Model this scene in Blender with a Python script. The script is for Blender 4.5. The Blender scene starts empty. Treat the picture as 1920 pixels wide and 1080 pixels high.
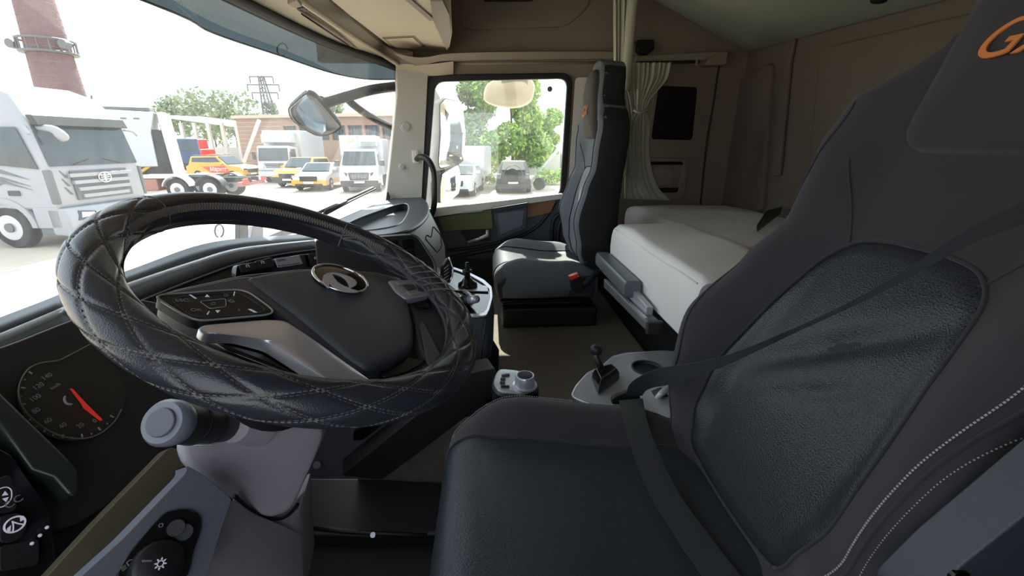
import bpy, bmesh, math, random
from math import sin, cos, pi, atan, radians, sqrt, atan2
from mathutils import Vector, Matrix
random.seed(5)
sc = bpy.context.scene
V = Vector
# ---------------------------------------------------------------- camera
FPX = 820.0
pit = atan(271 / FPX); yaw = atan(43 / FPX * cos(pit))
CF = V((cos(pit) * sin(yaw), cos(pit) * cos(yaw), -sin(pit)))
CR = V((cos(yaw), -sin(yaw), 0))
CU = CR.cross(CF)
cam = bpy.data.cameras.new('camera'); camo = bpy.data.objects.new('camera', cam)
sc.collection.objects.link(camo)
cam.sensor_width = 36; cam.lens = FPX / 1920 * 36; cam.clip_start = 0.02; cam.clip_end = 600
camo.matrix_world = Matrix(((CR.x, CU.x, -CF.x, 0), (CR.y, CU.y, -CF.y, 0), (CR.z, CU.z, -CF.z, 0), (0, 0, 0, 1)))
sc.camera = camo
# ---------------------------------------------------------------- light
world = bpy.data.worlds.new('world'); sc.world = world; world.use_nodes = True
wn = world.node_tree.nodes; wl = world.node_tree.links
wn['Background'].inputs[0].default_value = (0.84, 0.93, 1.0, 1)
wn['Background'].inputs[1].default_value = 2.3
sun = bpy.data.lights.new('sun', 'SUN'); suno = bpy.data.objects.new('sun', sun); sc.collection.objects.link(suno)
sun.energy = 14.0; sun.angle = radians(0.6); sun.color = (1.0, 0.95, 0.86)
SUND = V((-0.07, 0.64, 0.76)).normalized()
suno.rotation_euler = SUND.to_track_quat('Z', 'Y').to_euler()
sc.view_settings.view_transform = 'Standard'; sc.view_settings.look = 'None'
sc.view_settings.gamma = 1; sc.view_settings.use_curve_mapping = False
sc.view_settings.exposure = 0.35
sc.cycles.max_bounces = 8; sc.cycles.diffuse_bounces = 4; sc.cycles.glossy_bounces = 3
sc.cycles.transparent_max_bounces = 10; sc.cycles.sample_clamp_indirect = 6
# ---------------------------------------------------------------- pixel -> place
def ray(x, y): return CF + CR * ((x - 960) / FPX) + CU * ((540 - y) / FPX)
def PY(x, y, Y): d = ray(x, y); return d * (Y / d.y)
def PX(x, y, X): d = ray(x, y); return d * (X / d.x)
def PZ(x, y, Z): d = ray(x, y); return d * (Z / d.z)
class Frame:
    def __init__(s, o, n, xd):
        s.o = V(o); s.n = V(n).normalized(); s.y = s.n.cross(V(xd)).normalized(); s.x = s.y.cross(s.n).normalized()
    def at(s, px, py, off=0.0):
        d = ray(px, py); o = s.o + s.n * off
        return d * (o.dot(s.n) / d.dot(s.n))
    def pts(s, L, off=0.0): return [s.at(a, b, off) for a, b in L]
    def p(s, u, v, w=0.0): return s.o + s.x * u + s.y * v + s.n * w
# ---------------------------------------------------------------- materials
def mat(name, col, rough=0.6, metal=0.0, bump=0.0, bscale=200.0, var=0.0, vscale=3.0, spec=0.5, coat=0.0, sheen=0.0, btype='noise'):
    m = bpy.data.materials.new(name); m.use_nodes = True
    nt = m.node_tree; b = nt.nodes['Principled BSDF']
    b.inputs['Base Color'].default_value = (*col, 1); b.inputs['Roughness'].default_value = rough
    b.inputs['Metallic'].default_value = metal; b.inputs['Specular IOR Level'].default_value = spec
    b.inputs['Coat Weight'].default_value = coat; b.inputs['Sheen Weight'].default_value = sheen
    tc = nt.nodes.new('ShaderNodeTexCoord')
    if var > 0:
        n = nt.nodes.new('ShaderNodeTexNoise'); n.inputs['Scale'].default_value = vscale; n.inputs['Detail'].default_value = 5
        nt.links.new(tc.outputs['Object'], n.inputs['Vector'])
        r = nt.nodes.new('ShaderNodeMixRGB'); nt.links.new(n.outputs['Fac'], r.inputs[0])
        r.inputs[1].default_value = (*[c * (1 - var) for c in col], 1); r.inputs[2].default_value = (*[min(1, c * (1 + var)) for c in col], 1)
        nt.links.new(r.outputs[0], b.inputs['Base Color'])
    if bump > 0:
        if btype == 'noise':
            n = nt.nodes.new('ShaderNodeTexNoise'); n.inputs['Detail'].default_value = 3
        else:
            n = nt.nodes.new('ShaderNodeTexVoronoi')
        n.inputs['Scale'].default_value = bscale
        nt.links.new(tc.outputs['Object'], n.inputs['Vector'])
        bn = nt.nodes.new('ShaderNodeBump'); bn.inputs['Strength'].default_value = bump; bn.inputs['Distance'].default_value = 0.002
        nt.links.new(n.outputs[0], bn.inputs['Height']); nt.links.new(bn.outputs[0], b.inputs['Normal'])
    return m
def emis(m, col, s):
    b = m.node_tree.nodes['Principled BSDF']; b.inputs['Emission Color'].default_value = (*col, 1); b.inputs['Emission Strength'].default_value = s
    return m
def glassmat(name, tint, gloss=0.06, dirt=0.0, dscale=(6, 6, 6), dcol=(0.9, 0.92, 0.95), streak=False):
    m = bpy.data.materials.new(name); m.use_nodes = True
    nt = m.node_tree; N = nt.nodes; L = nt.links
    for n in list(N): N.remove(n)
    out = N.new('ShaderNodeOutputMaterial')
    tr = N.new('ShaderNodeBsdfTransparent'); tr.inputs[0].default_value = (*tint, 1)
    gl = N.new('ShaderNodeBsdfGlossy'); gl.inputs['Roughness'].default_value = 0.02
    mx = N.new('ShaderNodeMixShader'); mx.inputs[0].default_value = gloss
    L.new(tr.outputs[0], mx.inputs[1]); L.new(gl.outputs[0], mx.inputs[2])
    last = mx
    if dirt > 0:
        tc = N.new('ShaderNodeTexCoord'); mp = N.new('ShaderNodeMapping'); mp.inputs['Scale'].default_value = dscale
        L.new(tc.outputs['Object'], mp.inputs[0])
        no = N.new('ShaderNodeTexNoise'); no.inputs['Scale'].default_value = 1; no.inputs['Detail'].default_value = 8; no.inputs['Roughness'].default_value = 0.7
        L.new(mp.outputs[0], no.inputs['Vector'])
        cr = N.new('ShaderNodeMapRange'); cr.inputs[1].default_value = 0.35; cr.inputs[2].default_value = 0.8
        cr.inputs[3].default_value = dirt * 0.75; cr.inputs[4].default_value = dirt * 1.9
        L.new(no.outputs['Fac'], cr.inputs[0])
        tl = N.new('ShaderNodeBsdfTranslucent'); tl.inputs[0].default_value = (*dcol, 1)
        df = N.new('ShaderNodeBsdfDiffuse'); df.inputs[0].default_value = (*dcol, 1)
        m1 = N.new('ShaderNodeMixShader'); m1.inputs[0].default_value = 0.35; L.new(tl.outputs[0], m1.inputs[1]); L.new(df.outputs[0], m1.inputs[2])
        m2 = N.new('ShaderNodeMixShader'); L.new(cr.outputs[0], m2.inputs[0]); L.new(mx.outputs[0], m2.inputs[1]); L.new(m1.outputs[0], m2.inputs[2])
        last = m2
    L.new(last.outputs[0], out.inputs[0])
    return m
M = {}
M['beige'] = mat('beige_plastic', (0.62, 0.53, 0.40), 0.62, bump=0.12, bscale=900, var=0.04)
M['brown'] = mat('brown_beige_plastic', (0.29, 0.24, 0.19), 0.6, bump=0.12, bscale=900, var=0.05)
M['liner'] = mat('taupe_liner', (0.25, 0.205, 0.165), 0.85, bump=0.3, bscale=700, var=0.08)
M['liner_shaded'] = mat('shaded_taupe_liner', (0.15, 0.122, 0.10), 0.9, bump=0.3, bscale=700, var=0.08)  # same liner, darkened in colour for the dim rear of the cab
M['pillar'] = mat('light_grey_pillar', (0.66, 0.63, 0.57), 0.6, bump=0.15, bscale=800, var=0.03)
M['capm'] = mat('pillar_cap', (0.62, 0.60, 0.55), 0.5)
M['bunkgrey'] = mat('bunk_underside', (0.34, 0.36, 0.30), 0.85, bump=0.2, bscale=500, var=0.05)
M['dark'] = mat('dark_plastic', (0.022, 0.024, 0.028), 0.5, bump=0.25, bscale=900, var=0.1)
M['darker'] = mat('black_plastic', (0.009, 0.009, 0.011), 0.5, bump=0.15, bscale=800)
M['gloss'] = mat('gloss_black', (0.008, 0.008, 0.010), 0.12)
M['dash'] = mat('dash_top', (0.045, 0.06, 0.075), 0.38, bump=0.15, bscale=900)
M['lip'] = mat('glossy_dash_lip', (0.06, 0.08, 0.10), 0.22, coat=0.6)
M['silverb'] = mat('bright_silver_line', (0.72, 0.76, 0.84), 0.25, metal=0.3)
M['slate'] = mat('slate_plastic', (0.060, 0.067, 0.083), 0.46, bump=0.25, bscale=900)
M['taupe'] = mat('taupe_dash', (0.20, 0.185, 0.18), 0.45, bump=0.25, bscale=1200)
M['lgrey'] = mat('light_grey_plastic', (0.48, 0.44, 0.50), 0.5, bump=0.2, bscale=900, var=0.04)
M['mgrey'] = mat('mid_grey_plastic', (0.13, 0.135, 0.17), 0.5, bump=0.2, bscale=900, var=0.04)
M['olive'] = mat('olive_trim', (0.13, 0.145, 0.055), 0.4, bump=0.1, bscale=400)
M['ochre'] = mat('ochre_strip', (0.085, 0.072, 0.042), 0.4, bump=0.1, bscale=400)
M['wood'] = mat('wood_trim', (0.24, 0.115, 0.05), 0.4, var=0.35, vscale=30)
M['silver'] = mat('satin_silver', (0.58, 0.58, 0.67), 0.30, metal=0.55)
M['silverp'] = mat('silver_paint', (0.42, 0.44, 0.48), 0.35, metal=0.4)
M['chrome'] = mat('chrome', (0.8, 0.82, 0.85), 0.10, metal=1.0)
M['leather'] = mat('black_leather', (0.030, 0.036, 0.046), 0.40, bump=0.35, bscale=420, btype='v')
M['cover'] = mat('quilted_cover_leather', (0.024, 0.027, 0.038), 0.30, bump=0.12, bscale=700, btype='v')
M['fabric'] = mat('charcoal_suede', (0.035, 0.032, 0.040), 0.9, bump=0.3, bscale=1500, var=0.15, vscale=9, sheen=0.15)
M['fabric2'] = mat('skylit_grey_suede', (0.13, 0.145, 0.165), 0.85, bump=0.3, bscale=1500, var=0.12, vscale=9)  # grey raised to carry sky light on the passenger seat front
M['ins_skylit'] = mat('skylit_insert', (0.16, 0.18, 0.20), 0.6, bump=0.2, bscale=900)  # lighter insert copy: sky light on the passenger seat put into the colour
M['headb'] = mat('headrest_suede', (0.075, 0.065, 0.06), 0.9, bump=0.2, bscale=900)
M['railm'] = mat('rail_grey', (0.11, 0.13, 0.14), 0.38, bump=0.1, bscale=900)
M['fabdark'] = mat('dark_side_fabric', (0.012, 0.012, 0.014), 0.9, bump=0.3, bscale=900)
M['stitch'] = mat('grey_thread', (0.45, 0.42, 0.42), 0.8)
M['thread'] = mat('dark_thread', (0.17, 0.15, 0.15), 0.8)
M['belt'] = mat('belt_webbing', (0.036, 0.040, 0.047), 0.6, bump=0.5, bscale=900)
M['red'] = mat('red_plastic', (0.75, 0.06, 0.04), 0.4)
M['orange'] = mat('orange_thread', (0.72, 0.24, 0.07), 0.7)
M['carpet'] = mat('brown_carpet', (0.17, 0.15, 0.125), 0.95, bump=1.0, bscale=350, var=0.25, vscale=60)
M['carpetd'] = mat('dark_rubber_mat', (0.018, 0.017, 0.019), 0.8, bump=0.6, bscale=350, var=0.3, vscale=40)
M['mattress'] = mat('mattress_ticking', (0.85, 0.82, 0.81), 0.85, bump=0.2, bscale=300, var=0.05, vscale=7)
M['curtain'] = mat('curtain_cloth', (0.52, 0.52, 0.42), 0.9, bump=0.2, bscale=500, var=0.06)
M['screen'] = mat('black_window_film', (0.002, 0.002, 0.002), 0.3)
M['white'] = mat('white_print', (0.75, 0.77, 0.8), 0.6)
M['icon'] = emis(mat('backlit_white', (0.7, 0.7, 0.8), 0.5), (0.9, 0.8, 1.0), 0.12)
M['dialink'] = mat('dial_ink', (0.22, 0.20, 0.22), 0.5)
M['needle'] = emis(mat('needle_red', (0.7, 0.03, 0.03), 0.4), (1, 0.05, 0.03), 0.12)
M['dialring'] = mat('dial_ring', (0.10, 0.09, 0.07), 0.5)
M['label'] = mat('sticker', (0.55, 0.56, 0.66), 0.4)
M['wind'] = glassmat('windshield_glass', (0.93, 0.96, 0.96), 0.04, 0.060, (25, 25, 5))
M['doorglass'] = glassmat('door_glass', (0.93, 0.96, 0.94), 0.05, 0.025, (7, 7, 7))
M['smoke'] = glassmat('smoked_visor', (0.045, 0.057, 0.06), 0.04, 0.05, (9, 9, 9), (0.12, 0.14, 0.15))
M['mirror'] = mat('mirror_glass', (0.85, 0.87, 0.88), 0.03, metal=1.0)
# outside
M['ground'] = mat('pale_dirt', (0.42, 0.365, 0.29), 0.95, var=0.3, vscale=0.6, bump=0.6, bscale=15)
M['vwhite'] = mat('white_paint', (0.42, 0.44, 0.47), 0.3, var=0.04, vscale=2)
M['vsilver'] = mat('truck_silver_white', (0.27, 0.28, 0.31), 0.35, var=0.08, vscale=2)
M['vglass'] = mat('vehicle_glass', (0.03, 0.045, 0.055), 0.08)
M['vblack'] = mat('vehicle_black', (0.02, 0.02, 0.022), 0.5)
M['vgrey'] = mat('vehicle_grey', (0.10, 0.105, 0.11), 0.5)
M['vyellow'] = mat('yellow_paint', (0.55, 0.30, 0.03), 0.35)
M['vred'] = mat('red_paint', (0.65, 0.06, 0.04), 0.35)
M['vblue'] = mat('dark_blue_paint', (0.03, 0.06, 0.14), 0.4)
M['rust'] = mat('red_brown_steel', (0.28, 0.12, 0.10), 0.7)
M['tyre'] = mat('tyre_rubber', (0.02, 0.02, 0.02), 0.9)
M['rim'] = mat('wheel_steel', (0.45, 0.46, 0.5), 0.4, metal=0.5)
M['brickwall'] = mat('pinkish_block_wall', (0.26, 0.18, 0.14), 0.9, var=0.15, vscale=0.8)
M['mortar'] = mat('pale_mortar', (0.45, 0.38, 0.32), 0.9)
M['chimney'] = mat('chimney_brick', (0.15, 0.085, 0.09), 0.9, var=0.25, vscale=1.5)
M['concrete'] = mat('concrete', (0.5, 0.5, 0.48), 0.9, var=0.15, vscale=2)
M['foliage'] = mat('leaf_green', (0.16, 0.30, 0.05), 0.8, var=0.5, vscale=1.2)
M['foliage2'] = mat('leaf_light', (0.34, 0.46, 0.09), 0.8, var=0.4, vscale=1.2)
M['foliage3'] = mat('leaf_dull', (0.20, 0.25, 0.15), 0.8, var=0.4, vscale=1.2)
M['bark'] = mat('bark', (0.14, 0.10, 0.07), 0.9)
M['char'] = mat('charred_metal', (0.045, 0.04, 0.045), 0.7, var=0.5, vscale=4)
# ---------------------------------------------------------------- object helpers
COL = sc.collection
def link(name, me, m, parent=None, smooth=False):
    o = bpy.data.objects.new(name, me); COL.objects.link(o)
    if m is not None and not me.materials: me.materials.append(m)
    if smooth: me.polygons.foreach_set('use_smooth', [True] * len(me.polygons))
    if parent is not None: o.parent = parent
    return o
def tag(o, label, cat, group=None):
    o['label'] = label; o['category'] = cat
    if group: o['group'] = group
    return o
def thing(name, label, cat, loc=(0, 0, 0), rz=0.0, group=None):
    o = bpy.data.objects.new(name, None); COL.objects.link(o); o.location = loc; o.rotation_euler = (0, 0, rz)
    o.empty_display_size = 0.1
    return tag(o, label, cat, group)
def struct(o): o['kind'] = 'structure'; return o
def wmat(o):
    if o is None: return Matrix.Identity(4)
    return wmat(o.parent) @ Matrix.Translation(o.location) @ Matrix.Rotation(o.rotation_euler.z, 4, 'Z')
def loc(root, pts):
    "world points -> local points of the parent"
    if root is None: return pts
    mi = wmat(root).inverted(); return [mi @ V(p) for p in pts]
class MB:
    def __init__(s): s.v = []; s.f = []; s.uv = None
    def add(s, verts, faces):
        k = len(s.v); s.v += [V(p) for p in verts]; s.f += [tuple(i + k for i in f) for f in faces]; return s
    def box(s, c, d, R=None):
        c = V(c); hx, hy, hz = d[0] / 2, d[1] / 2, d[2] / 2
        P = [V((sx * hx, sy * hy, sz * hz)) for sx in (-1, 1) for sy in (-1, 1) for sz in (-1, 1)]
        if R is not None: P = [R @ p for p in P]
        return s.add([c + p for p in P], [(0, 1, 3, 2), (4, 6, 7, 5), (0, 4, 5, 1), (2, 3, 7, 6), (0, 2, 6, 4), (1, 5, 7, 3)])
    def slab(s, pts, vec):
        n = len(pts); pts = [V(p) for p in pts]; vec = V(vec)
        # normal check
        nn = V((0, 0, 0)); c = sum(pts, V((0, 0, 0))) / n
        for i in range(n): nn += (pts[i] - c).cross(pts[(i + 1) % n] - c)
        if nn.dot(vec) > 0: pts = pts[::-1]
        return s.add(pts + [p + vec for p in pts], [tuple(range(n)), tuple(range(2 * n - 1, n - 1, -1))] + [(i, i + n, (i + 1) % n + n, (i + 1) % n) for i in range(n)])
    def tube(s, pts, r, n=8, caps=True):
        pts = [V(p) for p in pts]; rs = r if isinstance(r, (list, tuple)) else [r] * len(pts)
        up = None; k0 = len(s.v); vs = []
        for i, p in enumerate(pts):
            t = (pts[min(i + 1, len(pts) - 1)] - pts[max(i - 1, 0)])
            if t.length < 1e-9: t = V((0, 0, 1))
            t.normalize()
            if up is None: up = t.orthogonal().normalized()
            up = (up - t * up.dot(t)); up = up.normalized() if up.length > 1e-6 else t.orthogonal().normalized()
            b = t.cross(up)
            vs += [p + (up * cos(2 * pi * k / n) + b * sin(2 * pi * k / n)) * rs[i] for k in range(n)]
        fs = []
        for i in range(len(pts) - 1):
            for k in range(n):
                a = i * n + k; b_ = i * n + (k + 1) % n; fs.append((a, b_, b_ + n, a + n))
        if caps: fs += [tuple(range(n - 1, -1, -1)), tuple(range((len(pts) - 1) * n, len(pts) * n))]
        return s.add(vs, fs)
    def cyl(s, a, b, r, n=16, r2=None): return s.tube([a, b], [r, r if r2 is None else r2], n)
    def ell(s, c, r, n=12, R=None):
        c = V(c); vs = []; fs = []; m = max(4, n // 2)
        for i in range(m + 1):
            th = pi * i / m
            for k in range(n):
                p = V((r[0] * sin(th) * cos(2 * pi * k / n), r[1] * sin(th) * sin(2 * pi * k / n), r[2] * cos(th)))
                vs.append(c + (R @ p if R is not None else p))
        for i in range(m):
            for k in range(n): a = i * n + k; b = i * n + (k + 1) % n; fs.append((a, a + n, b + n, b))
        return s.add(vs, fs)
    def rings(s, R, close=True, capa=True, capb=True):
        n = len(R[0]); assert all(len(r) == n for r in R), [len(r) for r in R]; vs = [p for r in R for p in r]; fs = []
        for i in range(len(R) - 1):
            for k in range(n if close else n - 1):
                a = i * n + k; b = i * n + (k + 1) % n; fs.append((a, b, b + n, a + n))
        if close and capa: fs.append(tuple(range(n - 1, -1, -1)))
        if close and capb: fs.append(tuple(range((len(R) - 1) * n, len(R) * n)))
        return s.add(vs, fs)
    def build(s, name, m, parent=None, smooth=False, bevel=0.0, seg=2, solid=0.0, recalc=True, autos=None, uv=None):
        me = bpy.data.meshes.new(name)
        me.from_pydata([tuple(p) for p in loc(parent, s.v)], [], s.f)
        if uv: 
            l = me.uv_layers.new(name='UVMap')
            for lp in me.loops: l.data[lp.index].uv = uv[lp.vertex_index]
        bm = bmesh.new(); bm.from_mesh(me)
        bmesh.ops.remove_doubles(bm, verts=bm.verts, dist=1e-6)
        if recalc: bmesh.ops.recalc_face_normals(bm, faces=bm.faces)
        bm.to_mesh(me); bm.free()
        o = link(name, me, m, parent, smooth or bevel > 0)
        if bevel > 0:
            b = o.modifiers.new('bevel', 'BEVEL'); b.width = bevel; b.segments = seg; b.limit_method = 'ANGLE'; b.angle_limit = radians(35)
            b.harden_normals = True
        if solid: 
            q = o.modifiers.new('solid', 'SOLIDIFY'); q.thickness = solid; q.offset = 0
        if smooth and autos:
            me.set_sharp_from_angle(angle=radians(autos))
        return o
def cr(P, n=8, closed=False):
    "Catmull-Rom through P (tuples or Vectors)"
    P = [V(p) if len(p) == 3 else V((p[0], p[1], 0)) for p in P]; out = []; N = len(P); two = False
    segs = N if closed else N - 1
    for i in range(segs):
        p0 = P[(i - 1) % N] if closed or i > 0 else P[0] * 2 - P[1]
        p1 = P[i]; p2 = P[(i + 1) % N]
        p3 = P[(i + 2) % N] if closed or i + 2 < N else P[-1] * 2 - P[-2]
        for k in range(n):
            t = k / n
            out.append(0.5 * ((2 * p1) + (p2 - p0) * t + (2 * p0 - 5 * p1 + 4 * p2 - p3) * t * t + (3 * p1 - p0 - 3 * p2 + p3) * t ** 3))
    if not closed: out.append(P[-1])
    return out
def cr2(P, n=8, closed=False): return [(p.x, p.y) for p in cr(P, n, closed)]
def rnd(P, r=0.25, n=4):
    "round the corners of a closed polygon (2D or 3D)"
    P = [V(p) if len(p) == 3 else V((p[0], p[1], 0)) for p in P]; out = []; N = len(P)
    for i in range(N):
        a, b, c = P[i - 1], P[i], P[(i + 1) % N]
        rr = r if r > 1e-9 else 0
        la = min(r, (a - b).length * 0.45); lc = min(r, (c - b).length * 0.45)
        s = b + (a - b).normalized() * la; e = b + (c - b).normalized() * lc
        for k in range(n + 1):
            t = k / n; out.append(s * (1 - t) ** 2 + b * 2 * t * (1 - t) + e * t * t)
    return out
def rnd2(P, r, n=4): return [(p.x, p.y) for p in rnd(P, r, n)]
def pad(outline, nrm, thick, dome=0.0, edge=0.006, rings=5):
    "closed cushion-like solid: outline sits on the base plane, top is rounded and domed"
    P = [V(p) for p in outline]; n = len(P); nrm = V(nrm).normalized(); c = sum(P, V((0, 0, 0))) / n
    R = [[p for p in P]]
    rad = sum((p - c).length for p in P) / n
    R.append([p + nrm * (thick - edge) for p in P])
    for k in (1, 2, 3):
        a = k / 3 * pi / 2; sc_ = 1 - edge * (1 - cos(a)) / rad
        R.append([c + (p - c) * sc_ + nrm * (thick - edge + edge * sin(a)) for p in P])
    s0 = 1 - edge / rad
    for k in range(1, rings):
        q = s0 * (1 - k / rings)
        R.append([c + (p - c) * q + nrm * (thick + dome * (1 - (q / s0) ** 2)) for p in P])
    mb = MB(); mb.rings(R, True, True, False)
    k = len(mb.v); mb.v.append(c + nrm * (thick + dome)); b = k - n
    mb.f += [(b + i, b + (i + 1) % n, k) for i in range(n)]
    return mb
def plate(outer, holes, vec):
    "flat plate with holes, thickness vec"
    bm = bmesh.new(); vec = V(vec); loops = []
    for L in [outer] + holes:
        vs = [bm.verts.new(V(p)) for p in L]; loops.append(vs)
        for i in range(len(vs)): bm.edges.new((vs[i], vs[(i + 1) % len(vs)]))
    bmesh.ops.triangle_fill(bm, use_beauty=True, use_dissolve=False, edges=bm.edges[:], normal=vec.normalized())
    bm.verts.index_update(); mb = MB(); n = len(bm.verts)
    co = [v.co.copy() for v in bm.verts]
    mb.v = co + [c + vec for c in co]
    mb.f = [tuple(v.index for v in f.verts) for f in bm.faces] + [tuple(v.index + n for v in reversed(f.verts)) for f in bm.faces]
    for L in loops:
        for i in range(len(L)): a = L[i].index; b = L[(i + 1) % len(L)].index; mb.f.append((a, b, b + n, a + n))
    bm.free(); return mb
def ribbon(A, B, th=0.002):
    mb = MB(); A = [V(a) for a in A]; B = [V(b) for b in B]; R = []
    for i in range(len(A)):
        t = A[min(i + 1, len(A) - 1)] - A[max(0, i - 1)]; w_ = B[i] - A[i]; n = t.cross(w_)
        n = n.normalized() * th if n.length > 1e-9 else V((0, 0, th))
        R.append([A[i], B[i], B[i] + n, A[i] + n])
    return mb.rings(R, True)
def text(s, name, o, xd, yd, size, m, parent=None, ext=0.0004, align='CENTER', shear=0):
    cu = bpy.data.curves.new(name, 'FONT'); cu.body = s; cu.size = size; cu.extrude = ext; cu.align_x = align; cu.align_y = 'CENTER'; cu.shear = shear
    tmp = bpy.data.objects.new(name + '_curve', cu)
    me = bpy.data.meshes.new_from_object(tmp); me.name = name
    bpy.data.objects.remove(tmp); bpy.data.curves.remove(cu)
    xd = V(xd).normalized(); zd = xd.cross(V(yd)).normalized(); yd = zd.cross(xd)
    mw = Matrix(((xd.x, yd.x, zd.x, o[0]), (xd.y, yd.y, zd.y, o[1]), (xd.z, yd.z, zd.z, o[2]), (0, 0, 0, 1)))
    me.transform(wmat(parent).inverted() @ mw); me.materials.clear()
    return link(name, me, m, parent)
def sheet(rows, closed=False):
    mb = MB(); return mb.rings(rows, closed, False, False)
def lerp(a, b, t): return a + (b - a) * t
def interp(T, x):
    if x <= T[0][0]: return T[0][1]
    for i in range(len(T) - 1):
        if x <= T[i + 1][0]:
            t = (x - T[i][0]) / (T[i + 1][0] - T[i][0]); t = t * t * (3 - 2 * t)
            return T[i][1] + (T[i + 1][1] - T[i][1]) * t
    return T[-1][1]
# ================================================================ CAB SHELL
D = 2.6
FD = Frame((0, D, 0), (0, -1, 0), (1, 0, 0))
def dpts(L, off=0.0): return FD.pts(L, off)
GO = rnd(dpts([(800, 141), (1074, 137), (1059, 374), (787, 404)]), 0.07, 5)      # gasket outer
GI = rnd(dpts([(817, 154), (1063, 148), (1049, 367), (798, 393)]), 0.05, 5)      # gasket inner
# side wall on the passenger side with the window opening; thickness goes outwards
X0, X1, ZB, ZT = -0.50, 1.46, -1.15, 1.05
wall = plate([(X0, D, ZB), (X1, D, ZB), (X1, D, ZT), (X0, D, ZT)], [GO], (0, 0.05, 0)).build('wall_right', M['liner'])
struct(wall)
MB().box((-.68, D + .03, .74), (.42, .06, .66)).build('corner_sun_block', M['liner'], wall)  # unseen block added to stop sun leaking in at the cab corner
# upper wall storage lid, ridge and joints belong to that wall
lid = pad(rnd(dpts([(862, -60), (1122, -60), (1100, 18), (1060, 51), (866, 57)], 0.0), 0.05, 5), (0, -1, 0), 0.012, 0, 0.004, 3).build('panel', M['liner'], wall, smooth=True, autos=40)
MB().slab(dpts([(907, -4), (1000, -4), (998, 3), (908, 3)], 0.012), (0, -0.008, 0)).build('slot', M['darker'], wall)
mb = MB().tube(dpts([(845, 107), (1000, 104), (1160, 104)], 0.004), 0.012, 8).tube(dpts([(845, 120), (1000, 118), (1160, 117)], 0.0), 0.007, 8)
mb.build('ridge', M['brown'], wall, smooth=True)
MB().tube(dpts([(842, 112), (842, 140)], 0.0), 0.003, 6).build('joint', M['darker'], wall)
MB().tube([p for p in cr(dpts([(1358, 101), (1347, 130), (1338, 190), (1326, 260), (1318, 330), (1313, 384)], 0.0), 5)], 0.006, 6).build('joint', M['darker'], wall, smooth=True)
# inner door frame strip behind window (light)
MB().slab(rnd(dpts([(1078, 146), (1108, 146), (1098, 300), (1064, 384), (1066, 330)], 0.0), 0.02, 3), (0, -0.02, 0)).build('door_frame_trim', M['pillar'], wall, bevel=0.006)
# handle recess + dark slots on rear side wall
rec = plate(rnd(dpts([(1208, 296), (1290, 296), (1280, 372), (1212, 372)]), 0.03, 4), [rnd(dpts([(1216, 303), (1281, 303), (1270, 361), (1220, 361)]), 0.02, 4)], (0, -0.016, 0))
rec.build('recess_frame', M['liner'], wall, bevel=0.004)
MB().slab(rnd(dpts([(1213, 302), (1283, 302), (1281, 309), (1214, 309)]), 0.01, 3), (0, -0.005, 0)).build('slot', M['screen'], wall)
MB().slab(rnd(dpts([(1232, 352), (1276, 352), (1275, 363), (1238, 363)]), 0.01, 3), (0, -0.008, 0)).build('slot', M['screen'], wall)
MB().slab(rnd(dpts([(1222, 314), (1264, 314), (1262, 348), (1224, 348)]), 0.025, 4), (0, -0.01, 0)).build('panel', M['liner'], wall, bevel=0.006)
# rear side window, blacked out
w2 = MB().slab(rnd(dpts([(1232, 160), (1307, 163), (1297, 264), (1218, 262)]), 0.02, 3), (0, -0.012, 0)).build('window_2', M['screen'], bevel=0.003); struct(w2)
plate(rnd(dpts([(1228, 156), (1311, 159), (1301, 268), (1214, 266)]), 0.025, 3), [rnd(dpts([(1233, 161), (1306, 164), (1296, 263), (1219, 261)]), 0.02, 3)], (0, -0.015, 0)).build('window_frame', M['liner'], w2)
# door window
win = plate(GO, [GI], (0, -0.03, 0)).build('window_1', M['darker'], bevel=0.006); struct(win); win.location.y = 0.012
MB().slab([p + V((0, 0.02, 0)) for p in GI], (0, 0.004, 0)).build('pane', M['doorglass'], win)
# back wall
BX = 1.42
back = MB().box((BX + 0.03, 1.2, -0.05), (0.06, 2.9, 2.2)).build('wall_back', M['liner_shaded']); struct(back)
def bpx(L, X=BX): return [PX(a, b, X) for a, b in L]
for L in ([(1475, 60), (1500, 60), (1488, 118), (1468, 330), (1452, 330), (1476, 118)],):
    MB().slab(bpx(L), (-0.02, 0, 0)).build('rib', M['liner_shaded'], back, bevel=0.008)
pad(rnd(bpx([(1545, 90), (2100, -40), (2100, 420), (1520, 330)]), 0.08, 5), (-1, 0, 0), 0.025, 0, 0.02, 3).build('panel', M['liner_shaded'], back, smooth=True, autos=50)
pad(rnd(bpx([(1372, 160), (1455, 112), (1436, 400), (1356, 400)]), 0.06, 5), (-1, 0, 0), 0.022, 0, 0.018, 3).build('panel', M['liner_shaded'], back, smooth=True, autos=50)
# other walls
front_low = MB().box((-1.16, 1.25, -0.85), (0.05, 2.9, 0.8)).build('wall_front', M['slate']); struct(front_low)
LW = -0.22
lf = plate([(-1.2, LW, -1.2), (X1, LW, -1.2), (X1, LW, ZT), (-1.2, LW, ZT)], [rnd([(-0.62, LW, -0.38), (0.12, LW, -0.38), (0.10, LW, 0.34), (-0.5, LW, 0.34)], 0.06, 4)], (0, -0.05, 0)).build('wall_left', M['slate']); struct(lf)
ceil_ = MB().box((0.2, 1.2, 1.07), (2.8, 3.0, 0.05)).build('ceiling', M['liner']); struct(ceil_)
# front bulkhead above windshield (closes the high roof)
bh = MB().slab([(-0.70, -0.3, 0.44), (-0.70, 2.65, 0.44), (-0.52, 2.65, 1.06), (-0.52, -0.3, 1.06)], (-0.04, 0, 0)).build('trim_1', M['beige']); struct(bh)
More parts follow.
